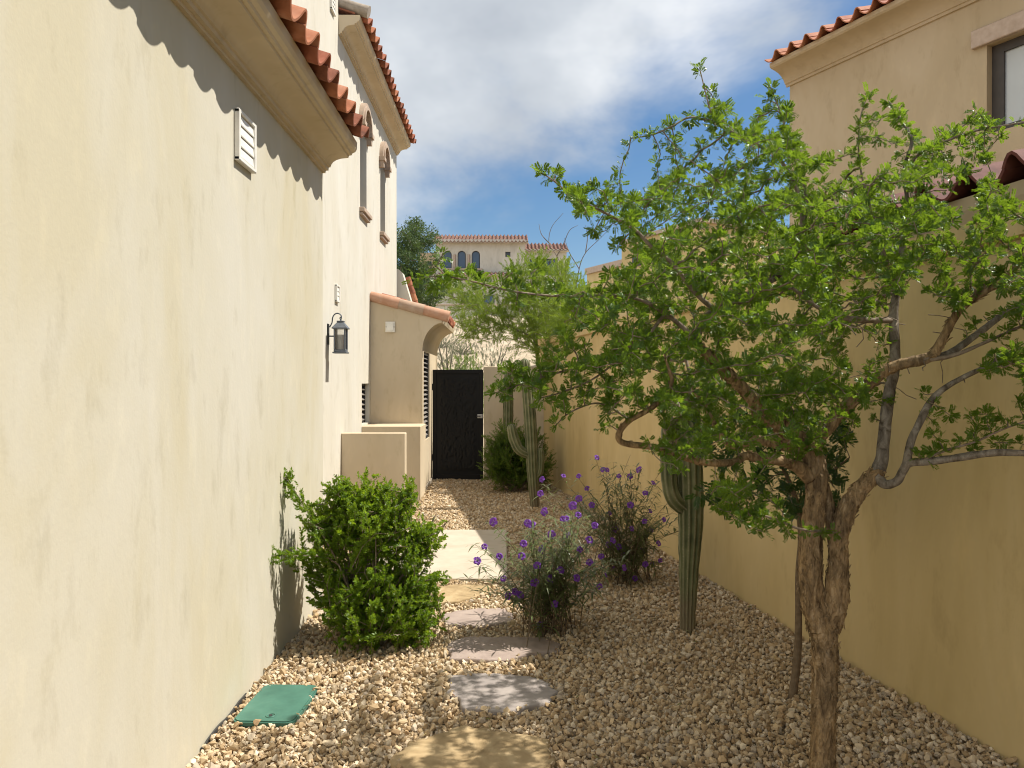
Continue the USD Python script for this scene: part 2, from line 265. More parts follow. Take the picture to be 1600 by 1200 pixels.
# ------------------------------------------------------------------ ground and hill
def wx(Y): return 1.69 + 0.164 * (6.7 - np.asarray(Y, float))      # corridor face of the right-hand wall
gx = np.concatenate([[-400, -120, -40], np.linspace(-15, 20, 60), [45, 120, 400]])
gy = np.concatenate([[-300, -60, -15], np.linspace(-6, 14, 10), np.linspace(15.5, 75, 70), [90, 130, 300, 600]])
def hill_z(x, y):
    z = np.interp(y, [14.5, 17, 24, 36, 50, 52, 62, 90, 200], [0, 0.5, 2.0, 3.8, 5.7, 6.0, 7.2, 8.0, 8.0])
    n = meshkit.fbm(np.stack([x * 0.25, y * 0.25, 0 * x], -1), 4, 3) - 0.5
    return z + n * 1.1 * np.clip((y - 16) / 10, 0, 1)
X, Yg = np.meshgrid(gx, gy); Z = np.where(Yg > 14.5, hill_z(X, Yg), 0.0)
def grid_mesh(X, Y, Z):
    h, w = X.shape; idx = np.arange(h * w).reshape(h, w)
    q = np.stack([idx[:-1, :-1], idx[:-1, 1:], idx[1:, 1:], idx[1:, :-1]], -1).reshape(-1, 4)
    return (np.column_stack([X.ravel(), Y.ravel(), Z.ravel()]), q)
k0 = 13
obj('ground', grid_mesh(X[:k0], Yg[:k0], Z[:k0]), SOIL, kind='structure')
obj('hill', grid_mesh(X[k0 - 1:], Yg[k0 - 1:], Z[k0 - 1:]), SAND, smooth=True, kind='structure')

# ------------------------------------------------------------------ roof tiles
def s_tile(w=0.265, L=0.40, thick=0.014, d=0.058, h=0.058):
    """one S-shaped clay tile: local x across, local y up the slope from the eave, z up"""
    u = np.linspace(0, 1, 15)
    z = np.where(u < 0.62, -d * np.sin(np.pi * u / 0.62), h * np.sin(np.pi * np.clip((u - 0.62) / 0.38, 0, 1)))
    x = u * (w + 0.012)
    t = np.gradient(np.column_stack([x, z]), axis=0); t /= np.linalg.norm(t, axis=1, keepdims=True); nrm = np.column_stack([-t[:, 1], t[:, 0]])
    poly = np.vstack([np.column_stack([x, z]) + nrm * thick / 2, (np.column_stack([x, z]) - nrm * thick / 2)[::-1]])
    m = ext(Polygon(poly), L); v = m.vertices.copy(); m.vertices = np.column_stack([v[:, 0], v[:, 2], v[:, 1]]); m.invert(); return m
def lay_tiles(parent, start, along, n, uphill, slope, pale=0.0, w=0.265, L=0.40, courses=1, mats=None, jit=1.0):
    """tiles along an eave. start: the eave's first corner (tip of the tiles); along: unit direction; uphill: horizontal unit direction into the roof."""
    base = s_tile(w, L); a = np.array([*along, 0.0]); h = np.array([*uphill, 0.0]); up3 = np.array([0, 0, 1.0])
    sl = h * math.cos(slope) + up3 * math.sin(slope); nz = -h * math.sin(slope) + up3 * math.cos(slope)
    for c in range(courses):
        for k in range(n):
            m = base.copy(); v = m.vertices
            j = rng.normal(0, 1, 4) * jit
            o = np.array(start) + a * (k * w + 0.003 * j[0]) + sl * (c * (L - 0.07) + 0.007 * j[1]) + nz * (0.016 * c + 0.003 * j[2])
            m.vertices = o + v[:, :1] * a + v[:, 1:2] * (sl + a * 0.012 * j[3]) + v[:, 2:] * nz
            if np.dot(np.cross(a, sl), nz) < 0: m.invert()
            obj('roof_tile', m, (mats or TILES)[int(rng.choice(len(mats or TILES)))], parent, smooth=40)
def cornice_profile(dz=0.0):
    p = [(0, 3.30), (.022, 3.30), (.024, 3.318), (.045, 3.320), (.047, 3.343), (.060, 3.345), (.066, 3.365), (.082, 3.386), (.105, 3.400), (.135, 3.410), (.170, 3.415), (.198, 3.418), (.202, 3.434), (.222, 3.437), (.228, 3.452), (.25, 3.462), (.262, 3.482), (.264, 3.535), (0, 3.535)]
    return [(x, z + dz) for x, z in p]

# ------------------------------------------------------------------ left villa: wing, tower, main block, lean-to
XL, XM, XA = -1.40, -2.03, -1.245
YE, YT, YM = 5.87, 9.30, 14.30
villa = thing('villa', 'cream plaster villa with scalloped tile eaves, arched windows and louvered lean-to along the left', 'house')
obj('wall', box(-7, XL, -4, YE, -0.05, 3.54), W_LEFT, villa)
obj('cornice', prism_xz([(XL + x, z) for x, z in cornice_profile()], -4, YE), W_TAN, villa, smooth=25)
roof = part('roof', villa)
obj('roof_deck', prism_xz([(XL + 0.20, 3.55), (XL + 0.20, 3.57), (-7, 5.4), (-7, 5.37)], -4, YE - 0.02), TILES[1], roof)
ntile = 21
lay_tiles(roof, (XL + 0.345, YE + 0.005 - ntile * 0.265, 3.578), (0, 1), ntile, (-1, 0), math.radians(17), courses=2)
def arch(yc, z0, zs, r, n=16):
    return [(yc - r, z0), (yc + r, z0)] + [(yc + r * math.cos(a), zs + r * math.sin(a)) for a in np.linspace(0, math.pi, n)]
WIN = [(10.95, 4.13, 5.32, 0.25), (12.68, 4.13, 5.32, 0.25)]
holes = [arch(*w) for w in WIN] + [[(10.82, 1.09), (11.42, 1.09), (11.42, 1.67), (10.82, 1.67)]]
obj('wall', prism_yz(Polygon([(YE - 0.6, -0.05), (YM, -0.05), (YM, 6.18), (YT, 6.18), (YT, 9.5), (YE - 0.6, 9.5)], holes), XM - 0.25, XM), W_PALE, villa, label='paler upper wall set back beyond the corner')
obj('wall', box(-8, XM - 0.252, YE - 0.6, YM - 0.002, -0.05, 6.1), W_PALE, villa)
obj('wall', box(-8, XM - 0.252, YE - 0.6, YT - 0.002, 6.105, 9.5), W_PALE, villa)
obj('cornice', prism_xz([(XM + x - (.04 if x == 0 else 0), z) for x, z in cornice_profile(2.63)], YT + 0.01, YM), W_TAN, villa, smooth=25)
roof2 = part('roof', villa)
obj('roof_deck', prism_xz([(XM + 0.20, 6.18), (XM + 0.20, 6.20), (-7, 7.9), (-7, 7.87)], YT + 0.02, YM), TILES[1], roof2)
lay_tiles(roof2, (XM + 0.345, YT + 0.10, 6.208), (0, 1), 19, (-1, 0), math.radians(17), courses=2)
for k in range(2):      # weathered verge tiles down the near end of the upper roof
    p0 = np.array([XM + 0.36 - 0.36 * k, YT + 0.09, 6.235 + 0.11 * k]); p1 = p0 + np.array([-0.40, 0, 0.12])
    obj('verge_tile', tube([p0, p1], [0.075, 0.066], 14), TILE_WEATHER, roof2, smooth=40)
for yc, z0, zs, r in WIN:
    w = part('window', villa)
    ring = Polygon([(yc + (r + .10) * math.cos(a), zs + (r + .10) * math.sin(a)) for a in np.linspace(0, math.pi, 22)] + [(yc + r * math.cos(a), zs + r * math.sin(a)) for a in np.linspace(math.pi, 0, 22)])
    ring2 = Polygon([(yc + (r + .055) * math.cos(a), zs + (r + .055) * math.sin(a)) for a in np.linspace(0, math.pi, 22)] + [(yc + (r + .004) * math.cos(a), zs + (r + .004) * math.sin(a)) for a in np.linspace(math.pi, 0, 22)])
    obj('arch_surround', [prism_yz(ring, XM - 0.01, XM + 0.065), prism_yz(ring2, XM + 0.062, XM + 0.085)], STONE_TRIM, w, smooth=30)
    for s in (-1, 1):
        yy = yc + s * (r + .05)
        c0 = [prism_yz([(yy - .075, zs - .05), (yy + .075, zs - .05), (yy + .085, zs + .01), (yy - .085, zs + .01)], XM - 0.01, XM + 0.095),
              prism_yz([(yy - .03, zs - .15), (yy + .03, zs - .15), (yy + .06, zs - .052), (yy - .06, zs - .052)], XM - 0.01, XM + 0.07)]
        obj('corbel', c0, STONE_TRIM, w)
    obj('window_sill', [box(XM - 0.12, XM + 0.075, yc - r - .06, yc + r + .06, z0 - 0.055, z0 + .005, 0.006), box(XM - 0.1, XM + 0.05, yc - r - .04, yc + r + .04, z0 - 0.10, z0 - .057, 0.006)], STONE_TRIM, w)
    a_o, a_i = Polygon(arch(yc, z0 + .007, zs, r - .003)), Polygon(arch(yc, z0 + .05, zs, r - .045))
    obj('frame', [prism_yz(a_o.difference(a_i), XM - 0.17, XM - 0.11), box(XM - .165, XM - .115, yc - .016, yc + .016, z0 + .05, zs + r - .05), box(XM - .164, XM - .116, yc - r + .04, yc + r - .04, zs - .02, zs + .02)], DARK, w)
    obj('pane', prism_yz(a_o, XM - 0.148, XM - 0.142), GLASS_DARK, w)
def vent_cover(parent, x, y0, y1, z0, z1, n):
    v = part('vent', parent)
    t = 0.022
    obj('frame', [box(x, x + .030, y0, y1, z0, z0 + t, .004), box(x, x + .030, y0, y1, z1 - t, z1, .004), box(x + .001, x + .031, y0, y0 + t, z0 + .001, z1 - .001, .004), box(x + .001, x + .031, y1 - t, y1, z0 + .001, z1 - .001, .004)], WHITE, v)
    hh = (z1 - z0 - 2 * t) / n
    for k in range(n):
        za = z0 + t + k * hh
        obj('slat', prism_xz([(x + .002, za + .003), (x + .022, za + .001), (x + .024, za + .006), (x + .017, za + hh - .003), (x + .002, za + hh - .001)], y0 + t + .001, y1 - t - .001), WHITE, v)
vent_cover(villa, XL, 3.95, 4.22, 2.845, 3.115, 4)
vent_cover(villa, XM, 8.86, 9.06, 6.02, 6.27, 4)
vent_cover(villa, XM, 9.10, 9.27, 2.65, 2.86, 3)
# small louvered opening beside the lean-to
lw = part('louver_window', villa)
obj('frame', [box(XM - .10, XM - .06, 10.825, 10.86, 1.095, 1.665), box(XM - .10, XM - .06, 11.38, 11.415, 1.095, 1.665), box(XM - .099, XM - .061, 10.86, 11.38, 1.095, 1.12), box(XM - .099, XM - .061, 10.86, 11.38, 1.64, 1.665)], DARK, lw)
obj('backing', box(XM - .24, XM - .20, 10.825, 11.415, 1.095, 1.665), GLASS_DARK, lw)
for k in range(7):
    za = 1.125 + k * 0.074
    obj('slat', prism_xz([(XM - .135, za + .055), (XM - .055, za), (XM - .05, za + .008), (XM - .13, za + .063)], 10.862, 11.378), SLAT, lw)
# lean-to with a big cove under its eave
YA0, YA1 = 11.5, 14.0
cove = [(XA + (0.33) * (1 - math.cos(a)), 2.17 + 0.42 * math.sin(a)) for a in np.linspace(0, math.pi / 2 * 0.93, 14)]
prof = [(XM + .002, -0.05), (XA, -0.05)] + cove + [(-0.935, 2.63), (-0.935, 2.66), (XM + .002, 2.905)]
body = prism_xz(prof, YA0, YA1)
mb = m3.Manifold(m3.Mesh(np.array(body.vertices, np.float32), np.array(body.faces, np.uint32)))
cutter = box(XA - 0.16, XA + 0.6, 11.68, 12.58, 0.78, 2.16)
mb = mb - m3.Manifold(m3.Mesh(np.array(cutter.vertices, np.float32), np.array(cutter.faces, np.uint32)))
obj('lean_to', mb, W_TAN, villa, smooth=25)
lv = part('louver_window', villa)
obj('frame', [box(XA - .075, XA - .02, 11.683, 11.72, .783, 2.157), box(XA - .075, XA - .02, 12.54, 12.577, .783, 2.157), box(XA - .074, XA - .021, 11.72, 12.54, .783, .815), box(XA - .074, XA - .021, 11.72, 12.54, 2.12, 2.157), box(XA - .155, XA - .15, 11.683, 12.577, .783, 2.157)], DARK, lv)
for k in range(18):
    za = 0.82 + k * 0.0722
    obj('slat', prism_xz([(XA - .105, za + .055), (XA - .03, za), (XA - .022, za + .010), (XA - .10, za + .065)], 11.722, 12.538), SLAT, lv)
obj('plinth', box(XA - .6, XA + .02, YA0 - .72, YA1 - 0.98, -0.04, 0.07, .006), CONCRETE, villa)
roof3 = part('roof', villa)
d3 = np.array([-0.90 - XM, 0, 2.655 - 2.95]); L3 = np.linalg.norm(d3); s3 = math.atan2(0.295, 1.13)
for k in range(3):
    a, b = np.array([XM + .0, YA0 + .02, 2.985]) + d3 * (k / 3.0), np.array([XM, YA0 + .02, 2.985]) + d3 * ((k + 1) / 3.0 + 0.05)
    obj('verge_tile', tube([a, b], [0.078, 0.088], 16), (TILE_PALE[0], TILE_PALE[1], TILE_PALE[0])[k], roof3, smooth=40)
lay_tiles(roof3, (-0.90, YA0 + .08, 2.71), (0, 1), 8, (-1, 0), s3, courses=3, mats=[TILES[0], TILES[2]])
jb = part('junction_box', villa)
obj('cover', box(-1.80, -1.655, YA0 - .028, YA0, 2.44, 2.60, .006), WHITE, jb)
obj('lid', box(-1.775, -1.68, YA0 - .036, YA0 - .0285, 2.462, 2.578, .003), WHITE, jb)
for s in (-1.787, -1.668): obj('screw', tube([(s, YA0 - .033, 2.52), (s, YA0 - .027, 2.52)], .006, 8), DARK, jb)
obj('gable_wall', prism_xz([(-2.9, 0), (-1.70, 0), (-1.70, 2.95), (-1.945, 3.76), (-2.02, 3.83), (-2.9, 3.83)], 14.45, 14.75), W_PALE, villa)
roof4 = part('roof', villa)
for k in range(6):
    a = np.array([-1.885, 14.80, 3.72]) + np.array([0.245, 0, -0.81]) * (k / 5.5); b = a + np.array([0.245, 0, -0.81]) * 0.21
    obj('verge_tile', tube([a, b], [0.05, 0.06], 10), TILES[k % 3], roof4, smooth=40)
# low enclosing walls
obj('low_wall', box(XM + .002, -1.235, 9.44, 9.58, -0.05, 1.06, .008), W_TAN, label='nearer of the two tan waist-high plaster walls beside the villa', category='wall')
obj('low_wall', box(XM + .002, XA + .05, 10.80, 11.497, -0.05, 1.065, .008), W_TAN, label='farther waist-high plaster wall, against the foot of the louvered lean-to', category='wall')
# lantern
def lantern():
    x0, yc, zb = XM, 8.74, 2.02
    t = thing('wall_lantern', 'blue-grey metal wall lantern with hooked bracket on the pale villa wall', 'lantern', (x0, yc, zb))
    cx, s, hh = 0.15, 0.068, 0.235
    obj('base', [box(cx - s - .012, cx + s + .012, -s - .012, s + .012, 0, .018, .004), box(cx - s, cx + s, -s, s, .018, .045, .006)], BLUEGREY, t)
    for sx in (-1, 1):
        for sy in (-1, 1):
            obj('post', box(cx + sx * (s - .009) - .008, cx + sx * (s - .009) + .008, sy * (s - .009) - .008, sy * (s - .009) + .008, .045, .045 + hh), BLUEGREY, t)
    for sx, sy in ((1, 0), (-1, 0), (0, 1), (0, -1)):
        e = s - .011
        g = box(cx - .0015 if sx else cx - e + .012, cx + .0015 if sx else cx + e - .012, -.0015 if sy else -e + .012, .0015 if sy else e - .012, .047, .043 + hh)
        g.apply_translation([sx * e, sy * e, 0]); obj('pane', g, LAMP_GLASS, t)
    obj('candle_shade', tube([(cx, 0, .045), (cx, 0, .215)], .038, 16), FROST, t, smooth=40)
    r0, r1, z0, z1 = s + .018, .032, .045 + hh, .045 + hh + .08
    v = [(cx + a * r0, b * r0, z0) for a, b in ((-1, -1), (1, -1), (1, 1), (-1, 1))] + [(cx + a * r0, b * r0, z0 + .012) for a, b in ((-1, -1), (1, -1), (1, 1), (-1, 1))] + [(cx + a * r1, b * r1, z1) for a, b in ((-1, -1), (1, -1), (1, 1), (-1, 1))]
    obj('roof', trimesh.convex.convex_hull(np.array(v)), BLUEGREY, t)
    obj('cap', box(cx - .04, cx + .04, -.04, .04, z1, z1 + .014, .004), BLUEGREY, t)
    zt = z1 + .014
    obj('back_plate', box(.0, .014, -.03, .03, .10, .34, .004), DARK, t)
    arc = [(.022, 0, .30), (.050, 0, zt - .02), (.058, 0, zt + .04), (.085, 0, zt + .078), (.12, 0, zt + .085), (.15, 0, zt + .068), (.157, 0, zt + .042), (.14, 0, zt + .03)]
    obj('bracket', tube(arc, .0075, 8, n=28), BLUEGREY, t, smooth=True)
    obj('bracket_arm', box(.012, cx - s + .002, -.008, .008, .19, .206), BLUEGREY, t)
    obj('hanger', [tube([(cx, 0, zt - .002), (cx, 0, zt + .02)], .010, 8), tube([(cx + .012 * math.cos(a), 0, zt + .03 + .012 * math.sin(a)) for a in np.linspace(0, 2 * math.pi, 13)], .004, 6, n=26)], BLUEGREY, t)
lantern()

# ------------------------------------------------------------------ gate, end wall, right boundary wall
gate = thing('garden_gate', 'tall black metal gate with embossed panel closing the end of the passage', 'gate', (0, 0, 0))
g0, g1, gz0, gz1, gy_ = -1.232, -0.375, 0.03, 1.90, 13.0
for a, b, c, d in ((g0, g0 + .06, gz0, gz1), (g1 - .06, g1, gz0, gz1), (g0 + .06, g1 - .06, gz1 - .06, gz1), (g0 + .06, g1 - .06, gz0, gz0 + .09)):
    obj('frame', box(a, b, gy_ - .02, gy_ + .03, c, d, .004), BLACK, gate)
uu, vv = np.meshgrid(np.linspace(g0 + .061, g1 - .061, 80), np.linspace(gz0 + .091, gz1 - .061, 180))
q = np.stack([uu * 20, vv * 12, 0 * uu], -1); rel = np.abs(meshkit.fbm(q + 0.6 * meshkit.fbm(q * 1.7, 3, 4)[..., None], 3, 9) - 0.5) * 2
fade = np.clip(np.minimum.reduce([uu - g0 - .10, g1 - .10 - uu, vv - gz0 - .14, (gz1 - .12 - vv)]) / 0.05, 0, 1)
pv, pf = grid_mesh(uu, gy_ - 0.004 - 0.011 * fade * (1 - np.clip(rel * 2.4, 0, 1)), vv)
obj('panel', (pv, pf), BLACK, gate, smooth=True)
obj('panel_back', box(g0 + .06, g1 - .06, gy_ + .002, gy_ + .008, gz0 + .09, gz1 - .06), BLACK, gate)
obj('lock_plate', box(g1 - .095, g1 - .005, gy_ - .034, gy_ - .0205, 1.075, 1.145, .004), flat('lock_steel', (0.50, 0.48, 0.44), 0.4, 0.5), gate)
obj('handle', tube([(g1 - .05, gy_ - .034, 1.11), (g1 - .05, gy_ - .07, 1.11), (g1 - .11, gy_ - .072, 1.11)], .008, 8, n=8), DARK, gate)
for z in (.35, 1.55): obj('hinge', tube([(g0 - .006, gy_ - .012, z), (g0 - .006, gy_ - .012, z + .11)], .012, 8), DARK, gate)
obj('end_wall', box(g1 + .012, 1.15, gy_ - .02, gy_ + .18, -0.05, 1.955, .010), W_TAN, label='short tan plaster wall to the right of the black gate', category='wall')
# the right wall runs at a slight angle to the passage
dw = np.array([-0.164, 1.0]); Lw = np.linalg.norm(dw); dw /= Lw; nw = np.array([dw[1], -dw[0]])
O = np.array([float(wx(-4.0)), -4.0]); LEN = 17.3 * Lw
def along_wall(m):
    v = m.vertices.copy(); m.vertices = np.column_stack([O[0] + v[:, 0] * nw[0] + v[:, 1] * dw[0], O[1] + v[:, 0] * nw[1] + v[:, 1] * dw[1], v[:, 2]]); return m
bw = thing('boundary_wall', 'long ochre plaster wall with clay tile coping along the right side', 'wall')
obj('wall', along_wall(box(0, 0.30, 0, LEN, -0.05, 2.32)), W_OCHRE, bw)
obj('band', along_wall(prism_xz([(-.002, 2.321), (-.03, 2.335), (-.04, 2.44), (.34, 2.44), (.33, 2.335), (.302, 2.321)], 0, LEN)), W_OCHRE, bw)
cop = part('coping', bw)
st = O + dw * 5.8 + nw * -0.085
lay_tiles(cop, (st[0], st[1], 2.625), tuple(dw), 13, tuple(nw), math.radians(12), L=0.34, mats=[tilemat('tile_maroon', (0.07, 0.022, 0.018), (0.13, 0.04, 0.03), (0.19, 0.075, 0.055))])
obj('band', along_wall(prism_xz([(-.03, 2.443), (-.05, 2.50), (-.055, 2.56), (.34, 2.56), (.33, 2.443)], 0, 9.25)), W_HOUSE, bw, label='lighter raised band under the tiles at the near end')
obj('coping_ridge', along_wall(prism_xz([(.10, 2.562), (.10, 2.62), (.3, 2.66), (.36, 2.562)], 0, 9.2)), TILES[1], cop)

# ------------------------------------------------------------------ two-storey house behind the right wall
hs = thing('neighbor_house', 'tan two-storey house with red tile eave behind the right wall', 'house')
W0 = np.array([4.085, 10.9]); dh = np.array([0.431, -0.902]); nh = np.array([0.902, 0.431])     # along the facade (towards us), into the house
def along_house(m):
    v = m.vertices.copy(); m.vertices = np.column_stack([W0[0] + v[:, 0] * nh[0] + v[:, 1] * dh[0], W0[1] + v[:, 0] * nh[1] + v[:, 1] * dh[1], v[:, 2]]); return m
fac = Polygon([(0, 0), (9, 0), (9, 6.2), (0, 6.2)], [[(2.83, 4.42), (4.6, 4.42), (4.6, 5.40), (2.83, 5.40)], [(1.02, 3.62), (1.50, 3.62), (1.50, 4.22), (1.02, 4.22)]])
m = prism_yz(fac, 0, .25); obj('wall', along_house(m), W_HOUSE, hs)
obj('wall', along_house(box(.252, 7, 0.002, 9, 0, 6.2)), W_HOUSE, hs)
cp = [(0, 5.93), (-.025, 5.932), (-.03, 5.965), (-.045, 5.97), (-.07, 6.02), (-.11, 6.065), (-.17, 6.105), (-.24, 6.13), (-.31, 6.145), (-.335, 6.165), (-.34, 6.215), (0, 6.215)]
obj('cornice', along_house(prism_xz(cp, -.05, 9)), W_HOUSE, hs, smooth=25)
rf = part('roof', hs)
obj('roof_deck', along_house(prism_xz([(-.25, 6.222), (-.25, 6.245), (4, 7.6), (4, 7.57)], -.05, 9)), TILES[1], rf)
e0 = W0 + dh * -0.07 + nh * -0.41
lay_tiles(rf, (e0[0], e0[1], 6.262), tuple(dh), 26, tuple(nh), math.radians(17), courses=2, mats=[TILES[0], TILES[2]])
w = part('window', hs)
obj('lintel', along_house(box(-.055, .10, 2.68, 4.75, 5.402, 5.60, .008)), STONE_TRIM, w)
obj('frame', [along_house(box(.09, .15, 2.832, 2.96, 4.422, 5.398)), along_house(box(.09, .15, 4.50, 4.598, 4.422, 5.398)), along_house(box(.091, .149, 2.96, 4.50, 5.30, 5.398)), along_house(box(.091, .149, 2.96, 4.50, 4.422, 4.50))], BROWN, w)
obj('pane', along_house(box(.118, .124, 2.95, 4.51, 4.49, 5.31)), GLASS_PALE, w)
w = part('window', hs)
obj('frame', [along_house(box(.09, .15, 1.022, 1.07, 3.622, 4.218)), along_house(box(.09, .15, 1.45, 1.498, 3.622, 4.218)), along_house(box(.088, .152, 1.235, 1.285, 3.67, 4.17)), along_house(box(.091, .149, 1.07, 1.45, 4.17, 4.218)), along_house(box(.091, .149, 1.07, 1.45, 3.622, 3.67))], BROWN, w)
obj('pane', along_house(box(.118, .124, 1.06, 1.46, 3.66, 4.18)), GLASS_PALE, w)

# ------------------------------------------------------------------ yellow house further back on the right
yh = thing('yellow_house', 'ochre flat-roofed house with brown parapet showing through the tree', 'house')
Y0 = np.array([2.80, 26.0])
def along_y(m):
    v = m.vertices.copy(); m.vertices = np.column_stack([Y0[0] + v[:, 0] * nh[0] + v[:, 1] * dh[0], Y0[1] + v[:, 0] * nh[1] + v[:, 1] * dh[1], v[:, 2]]); return m
obj('wall', along_y(box(0, 5, 0, 2.6, 0, 5.35)), W_OCHRE, yh)
obj('parapet', along_y(box(-.06, 5.0, -.06, 2.6, 5.352, 5.56, .01)), STONE_TRIM, yh)
obj('wall', along_y(box(-.35, 6, 2.602, 6.3, 0, 5.92)), W_OCHRE, yh)
obj('parapet', along_y(box(-.41, 6.0, 2.55, 6.36, 5.922, 6.04, .01)), STONE_TRIM, yh)
for yy, zz in ((3.2, 4.55), (3.2, 5.15), (0.9, 4.0)):
    xx_ = -.352 if yy > 2.6 else -.002
    w = part('window', yh)
    obj('frame', along_y(box(xx_ - .03, xx_, yy, yy + .42, zz, zz + .36)), BROWN, w); obj('pane', along_y(box(xx_ - .036, xx_ - .031, yy + .05, yy + .37, zz + .05, zz + .31)), GLASS_DARK, w)

# ------------------------------------------------------------------ house on the hillside
HY = 60.0
def hx(px): return (px - CX) / F * HY
def hz(py): return H + (CY - py) / F * HY
hh_ = thing('hillside_house', 'pale villa with three arched blue windows on the hillside', 'house')
def hbox(p0, p1, q0, q1, y0=0.0, y1=8.0, c=0.0): return box(hx(p0), hx(p1), HY + y0, HY + y1, hz(q1), hz(q0), c)
awin = [(705, 725 - 6)]
arches = []
def px_arch(pc, pw, top, bot):
    r = (pw / 2) / F * HY; return [(hx(pc) - r, hz(bot)), (hx(pc) + r, hz(bot))] + [(hx(pc) + r * math.cos(a), hz(top) - r + r * math.sin(a)) for a in np.linspace(0, math.pi, 12)]
AW = [(699.5, 13, 392, 419.5), (721.5, 13, 392, 419.5), (743.5, 13, 392, 419.5)]
rect = lambda a, b, c, d: [(hx(a), hz(d)), (hx(b), hz(d)), (hx(b), hz(c)), (hx(a), hz(c))]
mainp = Polygon(rect(681, 821, 374, 433), [px_arch(*a) for a in AW] + [rect(789.5, 797.5, 393.5, 401.5)])
obj('wall', prism_xz(mainp, HY, HY + .3), W_FAR, hh_)
obj('wall', hbox(681.05, 820.9, 374.1, 433, .302, 8), W_FAR, hh_)
obj('wall', prism_xz(Polygon(rect(650, 680.9, 391, 436), [rect(664.5, 672.5, 404.5, 412.5)]), HY + 1.2, HY + 1.5), W_HOUSE, hh_)
obj('wall', hbox(650.1, 680.8, 391.1, 436, 1.502, 8), W_HOUSE, hh_)
obj('wall', prism_xz(Polygon(rect(821.1, 886, 388, 436), [rect(828, 872, 403, 432)]), HY + .4, HY + .7), W_FAR, hh_)
obj('wall', hbox(821.2, 885.9, 388.1, 436, .702, 8), W_FAR, hh_)
obj('wall', hbox(672, 886, 433.2, 482, -1.2, 7), W_FAR, hh_)
for a in AW:
    w = part('window', hh_)
    pa = Polygon(px_arch(*a)); pb = pa.buffer(-0.06)
    obj('frame', prism_xz(pa.buffer(-.004).difference(pb), HY + .08, HY + .16), DARK, w); obj('pane', prism_xz(pa.buffer(-.01), HY + .11, HY + .13), GLASS_BLUE, w)
for pc in (710.5, 732.5): obj('column', tube([(hx(pc), HY - .02, hz(419)), (hx(pc), HY - .02, hz(398))], .11, 12), STONE_TRIM, hh_, smooth=40)
obj('window_sill', hbox(687, 754, 419.8, 422.5, -.18, .1), STONE_TRIM, hh_)
for r_, y_ in ((rect(789.5, 797.5, 393.5, 401.5), 0), (rect(664.5, 672.5, 404.5, 412.5), 1.2)):
    w = part('window', hh_); pa = Polygon(r_); obj('frame', prism_xz(pa.buffer(-.004).difference(pa.buffer(-.05)), HY + y_ + .08, HY + y_ + .16), DARK, w); obj('pane', prism_xz(pa.buffer(-.01), HY + y_ + .11, HY + y_ + .13), GLASS_DARK, w)
w = part('window', hh_); pa = Polygon(rect(828, 872, 403, 432))
obj('frame', [prism_xz(pa.buffer(-.004).difference(pa.buffer(-.07)), HY + .46, HY + .56), box(hx(846), hx(847.5), HY + .465, HY + .555, hz(431), hz(404)), box(hx(858.5), hx(860), HY + .465, HY + .555, hz(431), hz(404))], DARK, w)
obj('pane', prism_xz(pa.buffer(-.01), HY + .50, HY + .52), GLASS_BLUE, w)
def tile_roof(parent, p0, p1, q, y0, depth, rise, pitch=0.30):
    """a tiled pitch: S-tiles too far off to pick apart, joined"""
    base = s_tile(pitch, 1.6, 0.03, .07, .07); out = []; s = math.atan2(rise, depth); n = int((hx(p1) - hx(p0)) / pitch); rows = max(1, int(math.hypot(rise, depth) / 1.5))
    for c in range(rows):
        for k in range(n):
            m = base.copy(); v = m.vertices
            m.vertices = np.column_stack([hx(p0) + k * pitch + v[:, 0], HY + y0 + (v[:, 1] + c * 1.45) * math.cos(s) - v[:, 2] * math.sin(s), hz(q) + (v[:, 1] + c * 1.45) * math.sin(s) + v[:, 2] * math.cos(s) + .02 * c]); out.append(m)
    obj('roof_tiles', out, FAR_TILE, parent, smooth=40, kind='stuff')
rfh = part('roof', hh_)
FAR_TILE = tilemat('tile_far', (0.075, 0.032, 0.022), (0.165, 0.078, 0.055), (0.27, 0.18, 0.14))
tile_roof(rfh, 676, 826, 379.5, -.45, 3.5, 1.25); tile_roof(rfh, 816, 890, 390.5, 0.0, 3.2, 1.1); tile_roof(rfh, 686, 802, 434, -1.65, 1.6, .40)
obj('eave', hbox(677, 825, 377, 380.5, -.38, .3), W_FAR, rfh); obj('eave', hbox(818, 889, 389, 392, .05, .6), W_FAR, rfh); obj('eave', hbox(687, 800, 432.5, 434.5, -1.55, -.9), W_FAR, rfh)
obj('roof_parapet', hbox(742, 803, 366.5, 377, 2.5, 6, .03), W_HOUSE, hh_)
obj('roof_parapet', hbox(690, 742, 371, 377, 3.5, 6, .03), W_HOUSE, hh_)
for a, b in ((722, 738), (757, 773), (800, 812)):
    w = part('window', hh_); pa = Polygon(rect(a, b, 464, 477)); obj('frame', prism_xz(pa.difference(pa.buffer(-.06)), HY - 1.27, HY - 1.2), DARK, w); obj('pane', prism_xz(pa.buffer(-.05), HY - 1.24, HY - 1.21), GLASS_BLUE, w)
tw = thing('terrace_wall', 'plain tan retaining wall below the hillside villa', 'wall')
obj('wall', box(hx(660) * .9, hx(930) * .9, 54.0, 54.4, 4.5, H + (CY - 478) / F * 54), W_FAR, tw)
obj('coping', box(hx(660) * .9, hx(930) * .9, 53.93, 54.45, H + (CY - 478) / F * 54 + .002, H + (CY - 475) / F * 54, .02), STONE_TRIM, tw)

